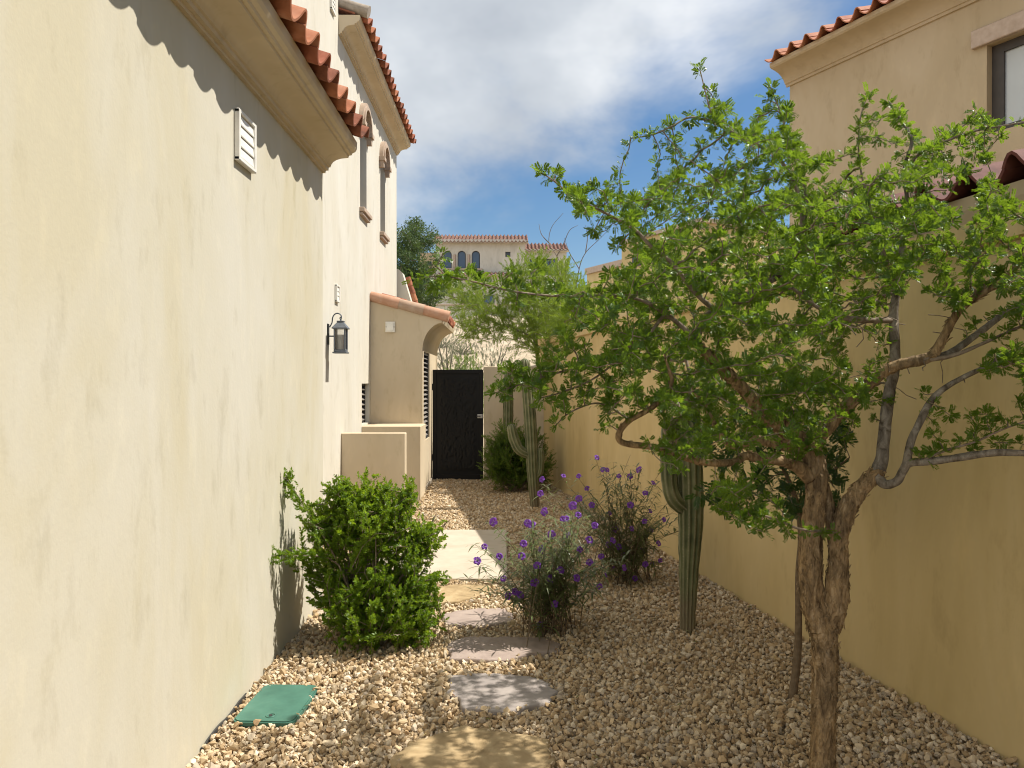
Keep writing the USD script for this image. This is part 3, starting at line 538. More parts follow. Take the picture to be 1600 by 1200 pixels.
# ------------------------------------------------------------------ paving
def slab_stone(poly, z0, z1, seed, bev=0.012):
    """an uneven flat stone from its outline"""
    pg = Polygon(poly).buffer(0.03).buffer(-0.03); c = np.array(pg.exterior.segmentize(0.02).coords)[:-1]
    n = len(c); k = (meshkit.fbm(np.column_stack([c * 11, np.zeros(n)]), 4, seed) - .5)[:, None]; ctr = c.mean(0); c = c + (c - ctr) / np.linalg.norm(c - ctr, axis=1, keepdims=True) * k * 0.075
    rings = [(1.0, z0), (1.0, z1 - bev), (0.985, z1 - bev * .3), (0.955, z1)] + [(s, z1) for s in (.8, .6, .4, .2)]
    v = np.vstack([np.column_stack([ctr + (c - ctr) * s, np.full(n, z)]) for s, z in rings] + [[[*ctr, z1]]])
    top = v[:, 2] > z1 - bev * .5; v[top, 2] += (meshkit.fbm(np.column_stack([v[top, :2] * 5, np.zeros(top.sum())]), 4, seed + 5) - .5) * .016
    f = []
    a = np.arange(n); b = (a + 1) % n
    for r in range(len(rings) - 1): f += [np.column_stack([r * n + a, r * n + b, (r + 1) * n + b]), np.column_stack([r * n + a, (r + 1) * n + b, (r + 1) * n + a])]
    f.append(np.column_stack([(len(rings) - 1) * n + a, (len(rings) - 1) * n + b, np.full(n, len(v) - 1)]))
    return trimesh.Trimesh(v, np.vstack(f), process=False)
FLAGS = [
    ([(684, 925), (700, 919), (740, 918), (765, 922), (764, 931), (742, 938), (715, 946), (686, 948)], FLAG_TAN, 'narrow orange-tan flagstone just in front of the cream concrete slab'),
    ([(690, 968), (715, 960), (750, 956), (790, 958), (803, 966), (800, 977), (760, 984), (720, 985), (696, 982)], FLAG_PINK, 'pinkish flagstone partly hidden by the nearer purple flower clump'),
    ([(697, 1010), (720, 1004), (790, 1003), (850, 1005), (877, 1012), (874, 1026), (830, 1030), (800, 1038), (745, 1040), (704, 1037)], FLAG_PINK, 'long pink-grey flagstone at the foot of the nearer flower clump'),
    ([(700, 1078), (706, 1064), (760, 1061), (830, 1065), (864, 1076), (872, 1092), (862, 1108), (820, 1118), (765, 1121), (722, 1114), (706, 1098)], FLAG_GREY, 'rounded grey flagstone with dappled shade, midway along the path'),
    ([(612, 1190), (640, 1168), (690, 1152), (725, 1143), (770, 1152), (830, 1156), (862, 1165), (866, 1215), (840, 1260), (700, 1265), (620, 1240)], FLAG_TAN, 'large tan flagstone nearest the camera at the bottom edge')]
solids = []
for i, (pp, mt, lab) in enumerate(FLAGS):
    g = np.array([G(*p) for p in pp]); solids.append(Polygon(g))
    obj('flagstone', slab_stone(g, -0.03, 0.034, 20 + i), mt, smooth=35, label=lab, category='stepping stone')
obj('concrete_slab', box(-1.28, 0.018, 6.40, 8.50, -0.05, 0.045, .006), CONCRETE, label='smooth cream concrete slab on the gravel between bush and flowers', category='paving slab')
solids.append(Polygon([(-1.28, 6.40), (.018, 6.40), (.018, 8.5), (-1.28, 8.5)]))
lid = thing('valve_box', 'green plastic irrigation valve box cover set in gravel by the wall', 'valve box', (-1.175, 3.955, -0.026))
def rrect(w, h, r): return Polygon([(-w / 2, -h / 2), (w / 2, -h / 2), (w / 2, h / 2), (-w / 2, h / 2)]).buffer(-r).buffer(r, quad_segs=6)
def lidrot(m): m.apply_transform(trimesh.transformations.rotation_matrix(math.radians(-3), [0, 0, 1])); return m
a = ext(rrect(.305, .455, .04), .06); a.apply_translation([0, 0, -.02]); obj('rim', lidrot(a), flat('lid_rim', (.03, .07, .055), .6), lid)
a = ext(rrect(.31, .46, .045), .018); a.apply_translation([0, 0, .041]); b = ext(rrect(.295, .445, .04), .006); b.apply_translation([0, 0, .059]); obj('cover', lidrot(trimesh.util.concatenate([a, b])), GREEN_LID, lid)
t_ = tube([(.02 + .022 * math.cos(q), -.165 + .022 * math.sin(q), .0655) for q in np.linspace(0, 2 * math.pi, 17)], .004, 6, n=30, cap=False); obj('bolt_ring', lidrot(t_), GREEN_LID, lid, smooth=True)
obj('bolt', lidrot(tube([(.02, -.165, .0652), (.02, -.165, .069)], .009, 8)), DARK, lid)
solids.append(Polygon([(-1.33, 3.73), (-1.02, 3.73), (-1.02, 4.18), (-1.33, 4.18)]))

# black liner edge showing at the foot of the left wall
ey = np.linspace(3.5, 4.1, 24); ez = .012 + .028 * meshkit.fbm(np.column_stack([ey * 6, 0 * ey, 0 * ey]), 3, 5)
obj('edging_strip', prism_yz([(3.5, -.03), (4.1, -.03)] + list(zip(ey[::-1], ez[::-1])), XL + .006, XL + .014), DARK, label='black liner edge peeping out between the gravel and the left wall', category='edging')

# ------------------------------------------------------------------ gravel
def pebble(seed):
    r = np.random.default_rng(seed); p = r.normal(size=(15, 3)); p /= np.linalg.norm(p, axis=1, keepdims=True); p *= r.uniform(.82, 1.05, (15, 1)); p *= [1.0, r.uniform(.66, .95), r.uniform(.5, .75)]
    return trimesh.convex.convex_hull(p)
pr = [(pebble(100 + k), PEB[[0, 1, 2, 3, 0, 1, 2, 4, 5, 0, 1, 2, 3, 1, 0, 2][k]], False) for k in range(16)]
gp, gs = [], []
def ok_area(x, y):
    left = np.where(y < YE, XL + .01, np.where(y < 9.44, XM + .02, XA + .02)); k = (x > left) & (x < wx(y) - .005) & (y < 12.99)
    for s in solids: k &= ~contains_xy(s.buffer(-.026), x, y)
    return k
def sow(y0, y1, step, zoff, smin, smax, keep=1.0):
    xs, ys = np.meshgrid(np.arange(-2.03, 2.9, step), np.arange(y0, y1, step * .92)); xs, ys = xs.ravel(), ys.ravel()
    xs = xs + rng.uniform(-.55, .55, len(xs)) * step; ys = ys + rng.uniform(-.55, .55, len(ys)) * step
    k = ok_area(xs, ys) & (rng.random(len(xs)) < keep); xs, ys = xs[k], ys[k]
    und = (meshkit.fbm(np.column_stack([xs * 2.2, ys * 2.2, 0 * xs]), 3, 31) - .4) * .035
    gp.append(np.column_stack([xs, ys, zoff + und + rng.uniform(-.004, .008, len(xs))])); gs.append(smin + (smax - smin) * rng.random(len(xs)) ** 1.8)
sow(2.5, 13.0, .024, .002, .013, .021); sow(2.5, 13.0, .040, .018, .014, .029, .85); sow(2.5, 7.5, .030, .006, .005, .010)
gp, gs = np.vstack(gp), np.concatenate(gs)
instancer('gravel', pr, gp, R.random(len(gp), random_state=3), gs, rng.integers(0, 16, len(gp)), label='angular cream and tan gravel covering the passage floor', category='gravel', kind='stuff')

# ------------------------------------------------------------------ foliage pieces
def kite(base, direction, normal, L, w, fold=0.12, mid=0.5):
    d = direction / np.linalg.norm(direction); s = np.cross(normal, d); s /= np.linalg.norm(s) + 1e-9; n = np.cross(d, s)
    c = base + d * L * mid
    return np.array([base, c + s * w / 2 + n * w * fold, base + d * L, c - s * w / 2 + n * w * fold])
def leaves_mesh(quads):
    v = np.vstack(quads); n = len(quads); i = np.arange(n)[:, None] * 4
    return trimesh.Trimesh(v, np.vstack([i + [0, 2, 1], i + [0, 3, 2]]), process=False)
def pinna(base, d, nrm, L, pairs, ll, lw, r, droop=0.3):
    q = []; d = d / np.linalg.norm(d); s = np.cross(nrm, d); s /= np.linalg.norm(s); n = np.cross(d, s)
    for k in range(pairs):
        t = 0.12 + 0.88 * (k + .5) / pairs; b = base + d * L * t - np.array([0, 0, 1]) * droop * L * t * t
        sc = 0.75 + 0.5 * math.sin(math.pi * min(1, t * 0.95))
        for g in (-1, 1):
            dd = d * 0.62 + s * g * 0.85 + n * r.normal(.12, .12)
            q.append(kite(b, dd, n + s * r.normal(0, .25), ll * sc * r.uniform(.85, 1.1), lw * sc, .15))
    return q
def fascicle(seed, n=4, L=.055, pairs=8, ll=.0125, lw=.0062, spread=0.9):
    r = np.random.default_rng(seed); q = []
    for k in range(n):
        a = k / n * 2 * math.pi + r.uniform(-.5, .5); e = r.uniform(.35, 1.0) * spread
        d = np.array([math.cos(a) * math.sin(e), math.sin(a) * math.sin(e), math.cos(e)]); nr = np.cross(np.cross(d, [0, 0, 1.0]), d); nr = nr + r.normal(0, .3, 3)
        q += pinna(d * .006, d, nr, L * r.uniform(.75, 1.2), pairs, ll, lw, r)
    return leaves_mesh(q)
def sprig(seed, n=16, L=.10, ll=.026, lw=.011, spread=1.0, top=1.0):
    """a leafy shoot along +z"""
    r = np.random.default_rng(seed); q = []
    for k in range(n):
        t = (k + .5) / n; a = k * 2.4 + r.uniform(-.4, .4); e = (1.15 - .75 * t * top) * spread * r.uniform(.85, 1.15)
        d = np.array([math.cos(a) * math.sin(e), math.sin(a) * math.sin(e), math.cos(e)]); b = np.array([0, 0, L * t])
        q.append(kite(b, d, np.array([0, 0, 1.0]) * .8 + np.array([-math.cos(a), -math.sin(a), 0]) * .4 + r.normal(0, .2, 3), ll * r.uniform(.7, 1.15), lw * r.uniform(.8, 1.15), .18, .55))
    m = leaves_mesh(q)
    return m

# ------------------------------------------------------------------ branching: space colonisation from hand-laid limbs
def grow(nodes, parents, attract, step=.05, reach=.45, kill=.075, iters=90, seed=1):
    r = np.random.default_rng(seed); nodes = [np.array(n) for n in nodes]; parents = list(parents); A = np.array(attract)
    for it in range(iters):
        if len(A) == 0: break
        N = np.array(nodes); d, i = cKDTree(N).query(A); ok = d < reach
        if not ok.any(): break
        acc = {}
        for a, k, dist in zip(A[ok], i[ok], d[ok]): acc.setdefault(k, []).append((a - N[k]) / (dist + 1e-9))
        new = []
        for k, vs in acc.items():
            v = np.mean(vs, 0) + r.normal(0, .18, 3); v /= np.linalg.norm(v) + 1e-9; new.append((k, N[k] + v * step))
        got = False
        T = cKDTree(N)
        for k, p in new:
            if T.query(p)[0] > step * .45: nodes.append(p); parents.append(k); got = True
        d2, _ = cKDTree(np.array(nodes)).query(A); A = A[d2 > kill]
        if not got: break
    return np.array(nodes), np.array(parents)
def thickness(nodes, parents, tip=.0015, power=2.3, first=0):
    n = len(nodes); acc = np.zeros(n); kids = np.zeros(n, int)
    r = np.zeros(n)
    for k in range(n - 1, -1, -1):
        r[k] = max(tip, acc[k] ** (1 / power))
        if parents[k] >= 0: acc[parents[k]] += r[k] ** power; kids[parents[k]] += 1
    return r, kids
def twig_mesh(nodes, parents, r, lo, sides=5):
    """all segments from node lo on, joined"""
    ks = np.arange(max(lo, 1), len(nodes)); ks = ks[parents[ks] >= 0]; a = nodes[parents[ks]]; b = nodes[ks]; ra = np.minimum(r[parents[ks]], r[ks] * 1.6); rb = r[ks]
    d = b - a; d /= np.linalg.norm(d, axis=1, keepdims=True) + 1e-9; ref = np.where(np.abs(d[:, 2:]) < .9, [[0, 0, 1.0]], [[1.0, 0, 0]])
    u = np.cross(ref, d); u /= np.linalg.norm(u, axis=1, keepdims=True); w = np.cross(d, u); an = np.arange(sides) / sides * 2 * np.pi
    off = np.cos(an)[None, :, None] * u[:, None] + np.sin(an)[None, :, None] * w[:, None]
    v = np.stack([a[:, None] + off * ra[:, None, None], b[:, None] + off * rb[:, None, None] ], 1).reshape(-1, 3)
    base = (np.arange(len(ks)) * 2 * sides)[:, None]; j = np.arange(sides); j2 = (j + 1) % sides
    f = np.vstack([np.stack([base + j, base + j2, base + sides + j2], -1).reshape(-1, 3), np.stack([base + j, base + sides + j2, base + sides + j], -1).reshape(-1, 3)])
    return trimesh.Trimesh(v, f, process=False)
def in_poly(poly, n, r, lo, hi):
    """n points whose outline from the path is the polygon, at depths lo..hi"""
    pg = Polygon(poly); x0, y0, x1, y1 = pg.bounds; out = []
    while len(out) < n:
        px, py = r.uniform(x0, x1, 400), r.uniform(y0, y1, 400); k = contains_xy(pg, px, py)
        for a, b in zip(px[k], py[k]): out.append(P(a, b, r.uniform(lo, hi)))
    return out[:n]

# fallen dry leaflets and petals scattered on the gravel
lx, ly = rng.uniform(-1.35, 2.1, 900), 3.0 + 6.5 * rng.random(900) ** 1.6; kk = ok_area(lx, ly); lx, ly = lx[kk], ly[kk]
dry = [(leaves_mesh([kite(np.zeros(3), np.array([1.0, 0, .1]), np.array([0, 0, 1.0]), .020 + .006 * k, .008, .25)]), flat('dry_leaf_' + n, c, .8), False) for k, (n, c) in enumerate((('brown', (.20, .11, .05)), ('straw', (.42, .32, .15)), ('olive', (.16, .15, .05))))]
instancer('leaf_litter', dry, np.column_stack([lx, ly, np.full(len(lx), .045)]), R.from_euler('zxy', np.column_stack([rng.uniform(0, 6.28, len(lx)), rng.normal(0, .4, (len(lx), 2))])), rng.uniform(.6, 1.4, len(lx)), rng.integers(0, 3, len(lx)), label='scattered dry fallen leaflets lying on the gravel', category='leaf litter', kind='stuff')

# ------------------------------------------------------------------ the main tree
tr = np.random.default_rng(11)
TREE = 3.1
tree = thing('desert_tree', 'wide-branching small tree with flaky tan bark and tiny pinnate leaves on the right', 'tree')
def limb_px(pts):                      # rows: px, py, depth, diameter in photo pixels
    pts = np.array(pts, float); xyz = np.array([P(a, b, c) for a, b, c, _ in pts]); rad = pts[:, 3] / 2 / F * pts[:, 2]; return xyz, rad
trunk = [(1291, 1290, 3.1, 42.0), (1289, 1210, 3.1, 38.6), (1290, 1100, 3.1, 37.8), (1291, 1030, 3.1, 38.6), (1289, 985, 3.1, 42.0), (1285, 960, 3.1, 38.6)]
stemL = [(1284, 985, 3.1, 36.4), (1271, 930, 3.1, 36.4), (1268, 880, 3.1, 34.7), (1271, 830, 3.1, 32.9), (1278, 770, 3.1, 31.2), (1275, 725, 3.1, 32.0), (1266, 690, 3.1, 29.4)]
stemR = [(1298, 985, 3.1, 35.3), (1309, 940, 3.08, 37.0), (1312, 890, 3.08, 31.8), (1313, 840, 3.08, 28.2), (1325, 800, 3.08, 28.2), (1345, 768, 3.07, 26.4), (1368, 745, 3.06, 22.0), (1380, 738, 3.05, 17.6)]
cross = [(1304, 835, 3.12, 19.0), (1296, 790, 3.14, 19.0), (1284, 745, 3.14, 17.2), (1276, 720, 3.12, 13.8)]
big = {
 'L1': [(1268, 700, 3.1, 27), (1250, 688, 3.09, 27), (1225, 668, 3.06, 25), (1193, 648, 3.02, 22), (1166, 612, 2.98, 19), (1140, 587, 2.96, 20), (1118, 565, 2.94, 17), (1087, 535, 2.92, 13)],
 'L1a': [(1087, 535, 2.92, 12), (1098, 505, 2.9, 12), (1118, 485, 2.9, 12), (1157, 470, 2.92, 11), (1190, 448, 2.95, 10), (1224, 424, 2.98, 9), (1250, 390, 3.0, 8)],
 'L1b': [(1087, 535, 2.92, 9), (1068, 512, 2.9, 8), (1040, 490, 2.86, 7), (1005, 470, 2.8, 5.5), (960, 461, 2.72, 4.6), (880, 463, 2.6, 3.8), (800, 455, 2.48, 3.2), (740, 440, 2.40, 2.8), (690, 432, 2.35, 2.4), (645, 436, 2.32, 1.6)],
 'L2': [(1262, 705, 3.12, 24), (1235, 697, 3.16, 22), (1205, 690, 3.2, 18), (1178, 688, 3.23, 15), (1153, 697, 3.25, 12), (1132, 687, 3.27, 10), (1110, 650, 3.3, 8), (1080, 600, 3.35, 6)],
 'L3': [(1268, 745, 3.1, 26), (1248, 730, 3.08, 22), (1227, 721, 3.05, 18), (1185, 716, 3.0, 15), (1165, 713, 2.97, 13), (1145, 723, 2.95, 12), (1097, 722, 2.9, 11), (1050, 708, 2.86, 10), (1023, 699, 2.83, 10), (974, 692, 2.78, 10), (968, 676, 2.76, 10), (984, 657, 2.75, 9), (1023, 634, 2.74, 8), (1050, 600, 2.74, 6), (1040, 560, 2.75, 4)],
 'L3a': [(1097, 722, 2.9, 8), (1060, 690, 2.92, 8), (1040, 670, 2.95, 7), (1070, 645, 3.0, 5), (1080, 600, 3.05, 4)],
 'R1': [(1372, 745, 3.06, 24), (1381, 715, 3.07, 20), (1386, 660, 3.1, 18), (1393, 610, 3.12, 17), (1401, 565, 3.14, 16), (1399, 490, 3.16, 13), (1406, 440, 3.16, 11), (1413, 380, 3.15, 9), (1420, 320, 3.13, 7), (1416, 262, 3.1, 6), (1427, 218, 3.08, 5), (1411, 189, 3.06, 4), (1390, 157, 3.05, 2.5)],
 'R2': [(1372, 745, 3.05, 18), (1386, 757, 3.03, 15), (1404, 753, 3.0, 14), (1414, 736, 2.98, 13), (1424, 724, 2.96, 13), (1455, 722, 2.92, 12), (1500, 716, 2.88, 12), (1560, 708, 2.84, 11), (1640, 708, 2.8, 10), (1720, 690, 2.75, 8)],
 'R3': [(1420, 724, 2.97, 13), (1426, 692, 2.96, 12), (1445, 650, 2.95, 11), (1462, 622, 2.94, 10), (1482, 605, 2.92, 9), (1512, 588, 2.9, 8), (1545, 572, 2.88, 7), (1580, 548, 2.86, 5)],
 'R4': [(1270, 695, 3.12, 24), (1296, 668, 3.14, 22), (1325, 635, 3.12, 20), (1362, 598, 3.08, 19), (1402, 572, 3.03, 18), (1455, 558, 2.98, 17), (1476, 530, 2.96, 14), (1502, 485, 2.93, 12), (1540, 456, 2.9, 11), (1580, 432, 2.87, 11), (1600, 395, 2.85, 10), (1640, 340, 2.8, 7)],
 'R4a': [(1455, 560, 2.98, 12), (1490, 550, 3.0, 11), (1533, 520, 3.02, 10), (1583, 483, 3.04, 8), (1640, 450, 3.0, 6)],
 'R4b': [(1445, 562, 2.98, 9), (1490, 556, 2.94, 7), (1545, 534, 2.9, 5), (1600, 510, 2.86, 4), (1650, 500, 2.8, 3)],
 'U2': [(1399, 500, 3.16, 9), (1365, 500, 3.1, 10), (1325, 497, 3.04, 10), (1280, 480, 3.0, 7), (1240, 450, 2.98, 5)],
 'A': [(1250, 390, 3.0, 8), (1255, 330, 3.02, 7), (1240, 280, 3.02, 6), (1217, 247, 3.0, 5.5), (1187, 227, 2.98, 5), (1153, 210, 2.95, 4.5), (1120, 193, 2.92, 4), (1080, 183, 2.9, 3.2), (1050, 197, 2.88, 2.6), (1020, 210, 2.86, 2.2), (986, 216, 2.85, 1.6)],
 'A2': [(1120, 193, 2.92, 3), (1110, 170, 2.92, 2.5), (1101, 137, 2.92, 2), (1093, 104, 2.92, 1.5)],
 'B': [(1118, 485, 2.9, 8), (1083, 453, 2.86, 7), (1053, 413, 2.83, 6.5), (1020, 387, 2.8, 6), (990, 357, 2.78, 5.5), (950, 335, 2.75, 4.5), (900, 310, 2.72, 3.5), (867, 284, 2.7, 2.5), (846, 270, 2.69, 1.6)],
 'V': [(1250, 390, 3.0, 5), (1262, 310, 3.05, 4), (1240, 240, 3.08, 3.5), (1222, 180, 3.1, 2.5), (1205, 135, 3.1, 1.6)],
 'W': [(1416, 262, 3.1, 5), (1445, 235, 3.06, 4.5), (1490, 215, 3.0, 4), (1530, 202, 2.95, 3.5), (1570, 195, 2.9, 3), (1640, 182, 2.85, 2)],
 'W2': [(1445, 235, 3.06, 3), (1480, 212, 3.04, 3), (1515, 190, 3.03, 2), (1532, 172, 3.02, 1.5)],
 'T': [(1399, 440, 3.15, 5), (1370, 350, 3.12, 4), (1346, 260, 3.1, 3), (1345, 190, 3.08, 2.2), (1357, 148, 3.07, 1.6)],
 'E1': [(1040, 490, 2.86, 6), (1000, 535, 2.8, 5), (940, 562, 2.74, 4), (880, 580, 2.68, 3.5), (840, 592, 2.64, 3), (800, 605, 2.62, 2.2), (768, 616, 2.6, 1.6)],
 'E2': [(984, 657, 2.75, 5), (960, 640, 2.74, 4), (930, 630, 2.7, 3), (890, 645, 2.67, 2.5), (865, 668, 2.64, 1.6)],
 'E3': [(1000, 535, 2.8, 4), (930, 590, 2.78, 3), (880, 612, 2.76, 2.5), (845, 622, 2.75, 1.6)],
 'Fs': [(1316, 840, 3.03, 5), (1305, 833, 2.98, 4.5), (1254, 828, 2.9, 4), (1210, 811, 2.84, 3.5), (1160, 795, 2.78, 2.6), (1112, 772, 2.74, 1.8)],
 'S': [(1440, 722, 2.93, 5), (1480, 705, 2.9, 4), (1530, 690, 2.86, 3.5), (1580, 668, 2.83, 3), (1640, 650, 2.8, 2)],
}
def bark_tube(pts, sides, per, rough, seed):
    c, r = limb_px(pts); return tube(c, r, sides * 2, n=len(pts) * per * 2, rough=rough, freq=26, seed=seed, ridge=.11)
obj('trunk', bark_tube(trunk, 36, 26, .16, 1), BARK, tree, smooth=True)
obj('stem', bark_tube(stemL, 32, 18, .17, 2), BARK, tree, smooth=True); obj('stem', bark_tube(stemR, 32, 16, .17, 3), BARK, tree, smooth=True); obj('stem', bark_tube(cross, 20, 12, .15, 4), BARK, tree, smooth=True)
nodes, parents, hand_r, shoots = [], [], [], []
def attach(nd):
    if not nodes: return -1
    d, i = cKDTree(np.array(nodes)).query(nd); return int(i) if d < .12 else -1
for s in (stemL, stemR):
    c, r = limb_px(s); q = catmull(np.column_stack([c, r]), 8)
    for k, row in enumerate(q): parents.append(len(nodes) - 1 if k else -1); nodes.append(row[:3]); hand_r.append(row[3])
for nm, pts in big.items():
    c, r = limb_px(pts); thick = pts[0][3] > 7.5
    obj('branch', tube(c, r, (40 if nm in ('L1', 'R4') else 18) if thick else 7, n=len(pts) * ((26 if nm in ('L1', 'R4') else 16) if thick else 5), rough=.20 if thick else .12, freq=30, seed=len(nodes), ridge=.09 if nm in ('L1', 'R4') else 0), (BARK if nm in ('L1', 'L2', 'L3', 'R4') else BARK_GREY) if pts[0][3] > 10 else TWIG, tree, smooth=True)
    ln = np.linalg.norm(np.diff(c, axis=0), axis=1).sum(); q = catmull(np.column_stack([c, r]), max(3, int(ln / .05))); at = attach(q[0, :3])
    for k, row in enumerate(q): parents.append(len(nodes) - 1 if k else at); nodes.append(row[:3]); hand_r.append(row[3])
nh0 = len(nodes)
Q = []
def fill(poly, n, lo, hi): Q.extend(in_poly(poly, n, tr, lo, hi))
fill([(960, 300), (1060, 265), (1180, 270), (1260, 290), (1420, 330), (1430, 420), (1400, 520), (1330, 650), (1230, 690), (1100, 700), (1000, 640), (940, 560), (930, 460), (980, 400)], 2300, 2.35, 4.1)
fill([(960, 420), (1200, 300), (1380, 330), (1330, 560), (1200, 660), (1050, 640)], 900, 2.9, 4.6)
fill([(1130, 240), (1230, 190), (1290, 250), (1420, 290), (1480, 330), (1440, 440), (1260, 420), (1120, 330)], 420, 2.5, 3.6)
fill([(850, 260), (900, 275), (960, 290), (1040, 290), (1090, 400), (960, 420), (900, 350)], 340, 2.45, 3.0)
fill([(1430, 280), (1560, 250), (1600, 330), (1700, 340), (1700, 480), (1500, 490), (1420, 440)], 420, 2.35, 3.05)
fill([(880, 470), (1000, 440), (1000, 620), (900, 600), (860, 540)], 240, 2.4, 3.1)
fill([(1060, 160), (1130, 150), (1180, 240), (1100, 230)], 45, 2.8, 3.1)
fill([(1210, 110), (1245, 200), (1300, 260), (1230, 280), (1190, 180)], 70, 2.9, 3.3)
fill([(985, 600), (1090, 600), (1110, 720), (1060, 760), (1030, 720)], 130, 2.5, 3.0)
fill([(1200, 600), (1350, 560), (1370, 650), (1300, 720), (1240, 700)], 130, 2.9, 3.6)
fill([(1080, 750), (1180, 760), (1260, 820), (1250, 850), (1140, 820)], 130, 2.55, 3.0)
fill([(760, 600), (860, 560), (960, 540), (1000, 600), (960, 680), (860, 650)], 150, 2.55, 2.85)
fill([(775, 600), (800, 560), (870, 540), (900, 580), (850, 625), (790, 630)], 80, 2.55, 2.75)
for _ in range(190):
    a = tr.uniform(650, 1000); b = np.interp(a, [650, 740, 880, 1000], [436, 442, 462, 468]) + tr.normal(-6, 17); Q.append(P(a, b, np.interp(a, [650, 740, 800, 880, 960, 1005], [2.32, 2.40, 2.48, 2.6, 2.72, 2.8]) + tr.normal(0, .05)))
BARE = Polygon([(1310, 470), (1420, 465), (1560, 490), (1540, 590), (1440, 640), (1330, 600)])
fill([(1310, 470), (1420, 465), (1560, 490), (1540, 590), (1440, 640), (1330, 600)], 110, 2.85, 3.15)
fill([(1370, 270), (1440, 255), (1560, 250), (1590, 330), (1480, 380), (1390, 350)], 200, 2.5, 3.0)
fill([(1440, 715), (1470, 660), (1540, 635), (1640, 620), (1640, 690), (1520, 710)], 90, 2.78, 2.97)
fill([(1540, 540), (1700, 500), (1700, 640), (1570, 600)], 90, 2.4, 2.9)
fill([(1380, 190), (1430, 160), (1440, 230), (1540, 165), (1560, 230), (1440, 290)], 90, 2.8, 3.2)
Q = np.array(Q); Q = Q[Q[:, 0] < wx(Q[:, 1]) - .12]
# thin the attractors with noise so that the crown has clumps and holes
Q = Q[meshkit.fbm(Q * 5.5, 2, 77) > tr.uniform(.34, .58, len(Q))]
N, PA = grow(nodes, parents, Q, step=.045, reach=.40, kill=.07, iters=80, seed=5)
rad, kids = thickness(N, PA, .0017, 2.5)
rad[:nh0] = np.array(hand_r)
obj('twigs', twig_mesh(N, PA, np.minimum(rad, .011), nh0), TWIG, tree, smooth=True, kind='stuff')
par_dir = N - N[np.maximum(PA, 0)]; par_dir[PA < 0] = [0, 0, 1]; par_dir /= np.linalg.norm(par_dir, axis=1, keepdims=True) + 1e-9
lp, ld, li = [], [], []
for k in range(len(N)):
    if PA[k] < 0: continue
    thin = rad[k] < .0055 if k >= nh0 else rad[k] < .0058
    if not thin: continue
    vx, vy = CX + N[k][0] / N[k][1] * F, CY - (N[k][2] - H) / N[k][1] * F
    if contains_xy(BARE, vx, vy) and tr.random() < .8: continue          # the inner fork of the limbs is mostly leafless
    m_ = 7 if kids[k] == 0 else 3 + int(tr.random() < .6)
    for _ in range(m_):
        t = tr.random(); base = N[PA[k]] * (1 - t) + N[k] * t if kids[k] else N[k] - par_dir[k] * tr.uniform(0, .03)
        d = par_dir[k] * .55 + tr.normal(0, .55, 3) + np.array([0, 0, .35]); lp.append(base); ld.append(d)
lp, ld = np.array(lp), np.array(ld)
fp = [(fascicle(200 + k, 2 + k % 3, .032 + .007 * (k % 3), 6 + k % 3, .0088, .0046, 1.0), LEAF_TREE, False) for k in range(7)]
instancer('crown', fp, lp, frame_to(ld), tr.uniform(.58, 1.22, len(lp)), tr.integers(0, 7, len(lp)), tree, kind='stuff')
# bark flakes lifting off the trunk and stems
fl = []
for s, n in ((trunk, 300), (stemL, 330), (stemR, 240), (cross, 50), (big['L1'], 200), (big['L3'], 40), (big['R4'], 60)):
    c, r = limb_px(s); q = catmull(np.column_stack([c, r]), 60)
    for _ in range(n):
        k = tr.integers(1, 58); ax = q[k + 1, :3] - q[k, :3]; ax /= np.linalg.norm(ax); a = tr.normal(size=3); a -= (a @ ax) * ax; a /= np.linalg.norm(a); sd = np.cross(ax, a)
        L, w_ = tr.uniform(.010, .032), tr.uniform(.005, .013); b = q[k, :3] + a * q[k, 3] * tr.uniform(.96, 1.07); sg = tr.choice([-1, 1]); lift = tr.uniform(.10, .5)
        p = [b - sd * w_ / 2, b + sd * w_ / 2, b + ax * sg * L * .6 + sd * w_ * .55 + a * L * lift * .4, b + ax * sg * L + sd * w_ * .1 + a * L * lift, b + ax * sg * L * .7 - sd * w_ * .5 + a * L * lift * .45]
        p = np.array(p); p2 = p - a * .0022; v = np.vstack([p, p2]); f = [(0, 1, 2), (0, 2, 3), (0, 3, 4), (5, 7, 6), (5, 8, 7), (5, 9, 8)] + [x for i in range(5) for x in ((i, i + 5, (i + 1) % 5), ((i + 1) % 5, i + 5, (i + 1) % 5 + 5))]
        fl.append(trimesh.Trimesh(v, f, process=False))
obj('bark_flakes', fl, BARK, tree, kind='stuff')

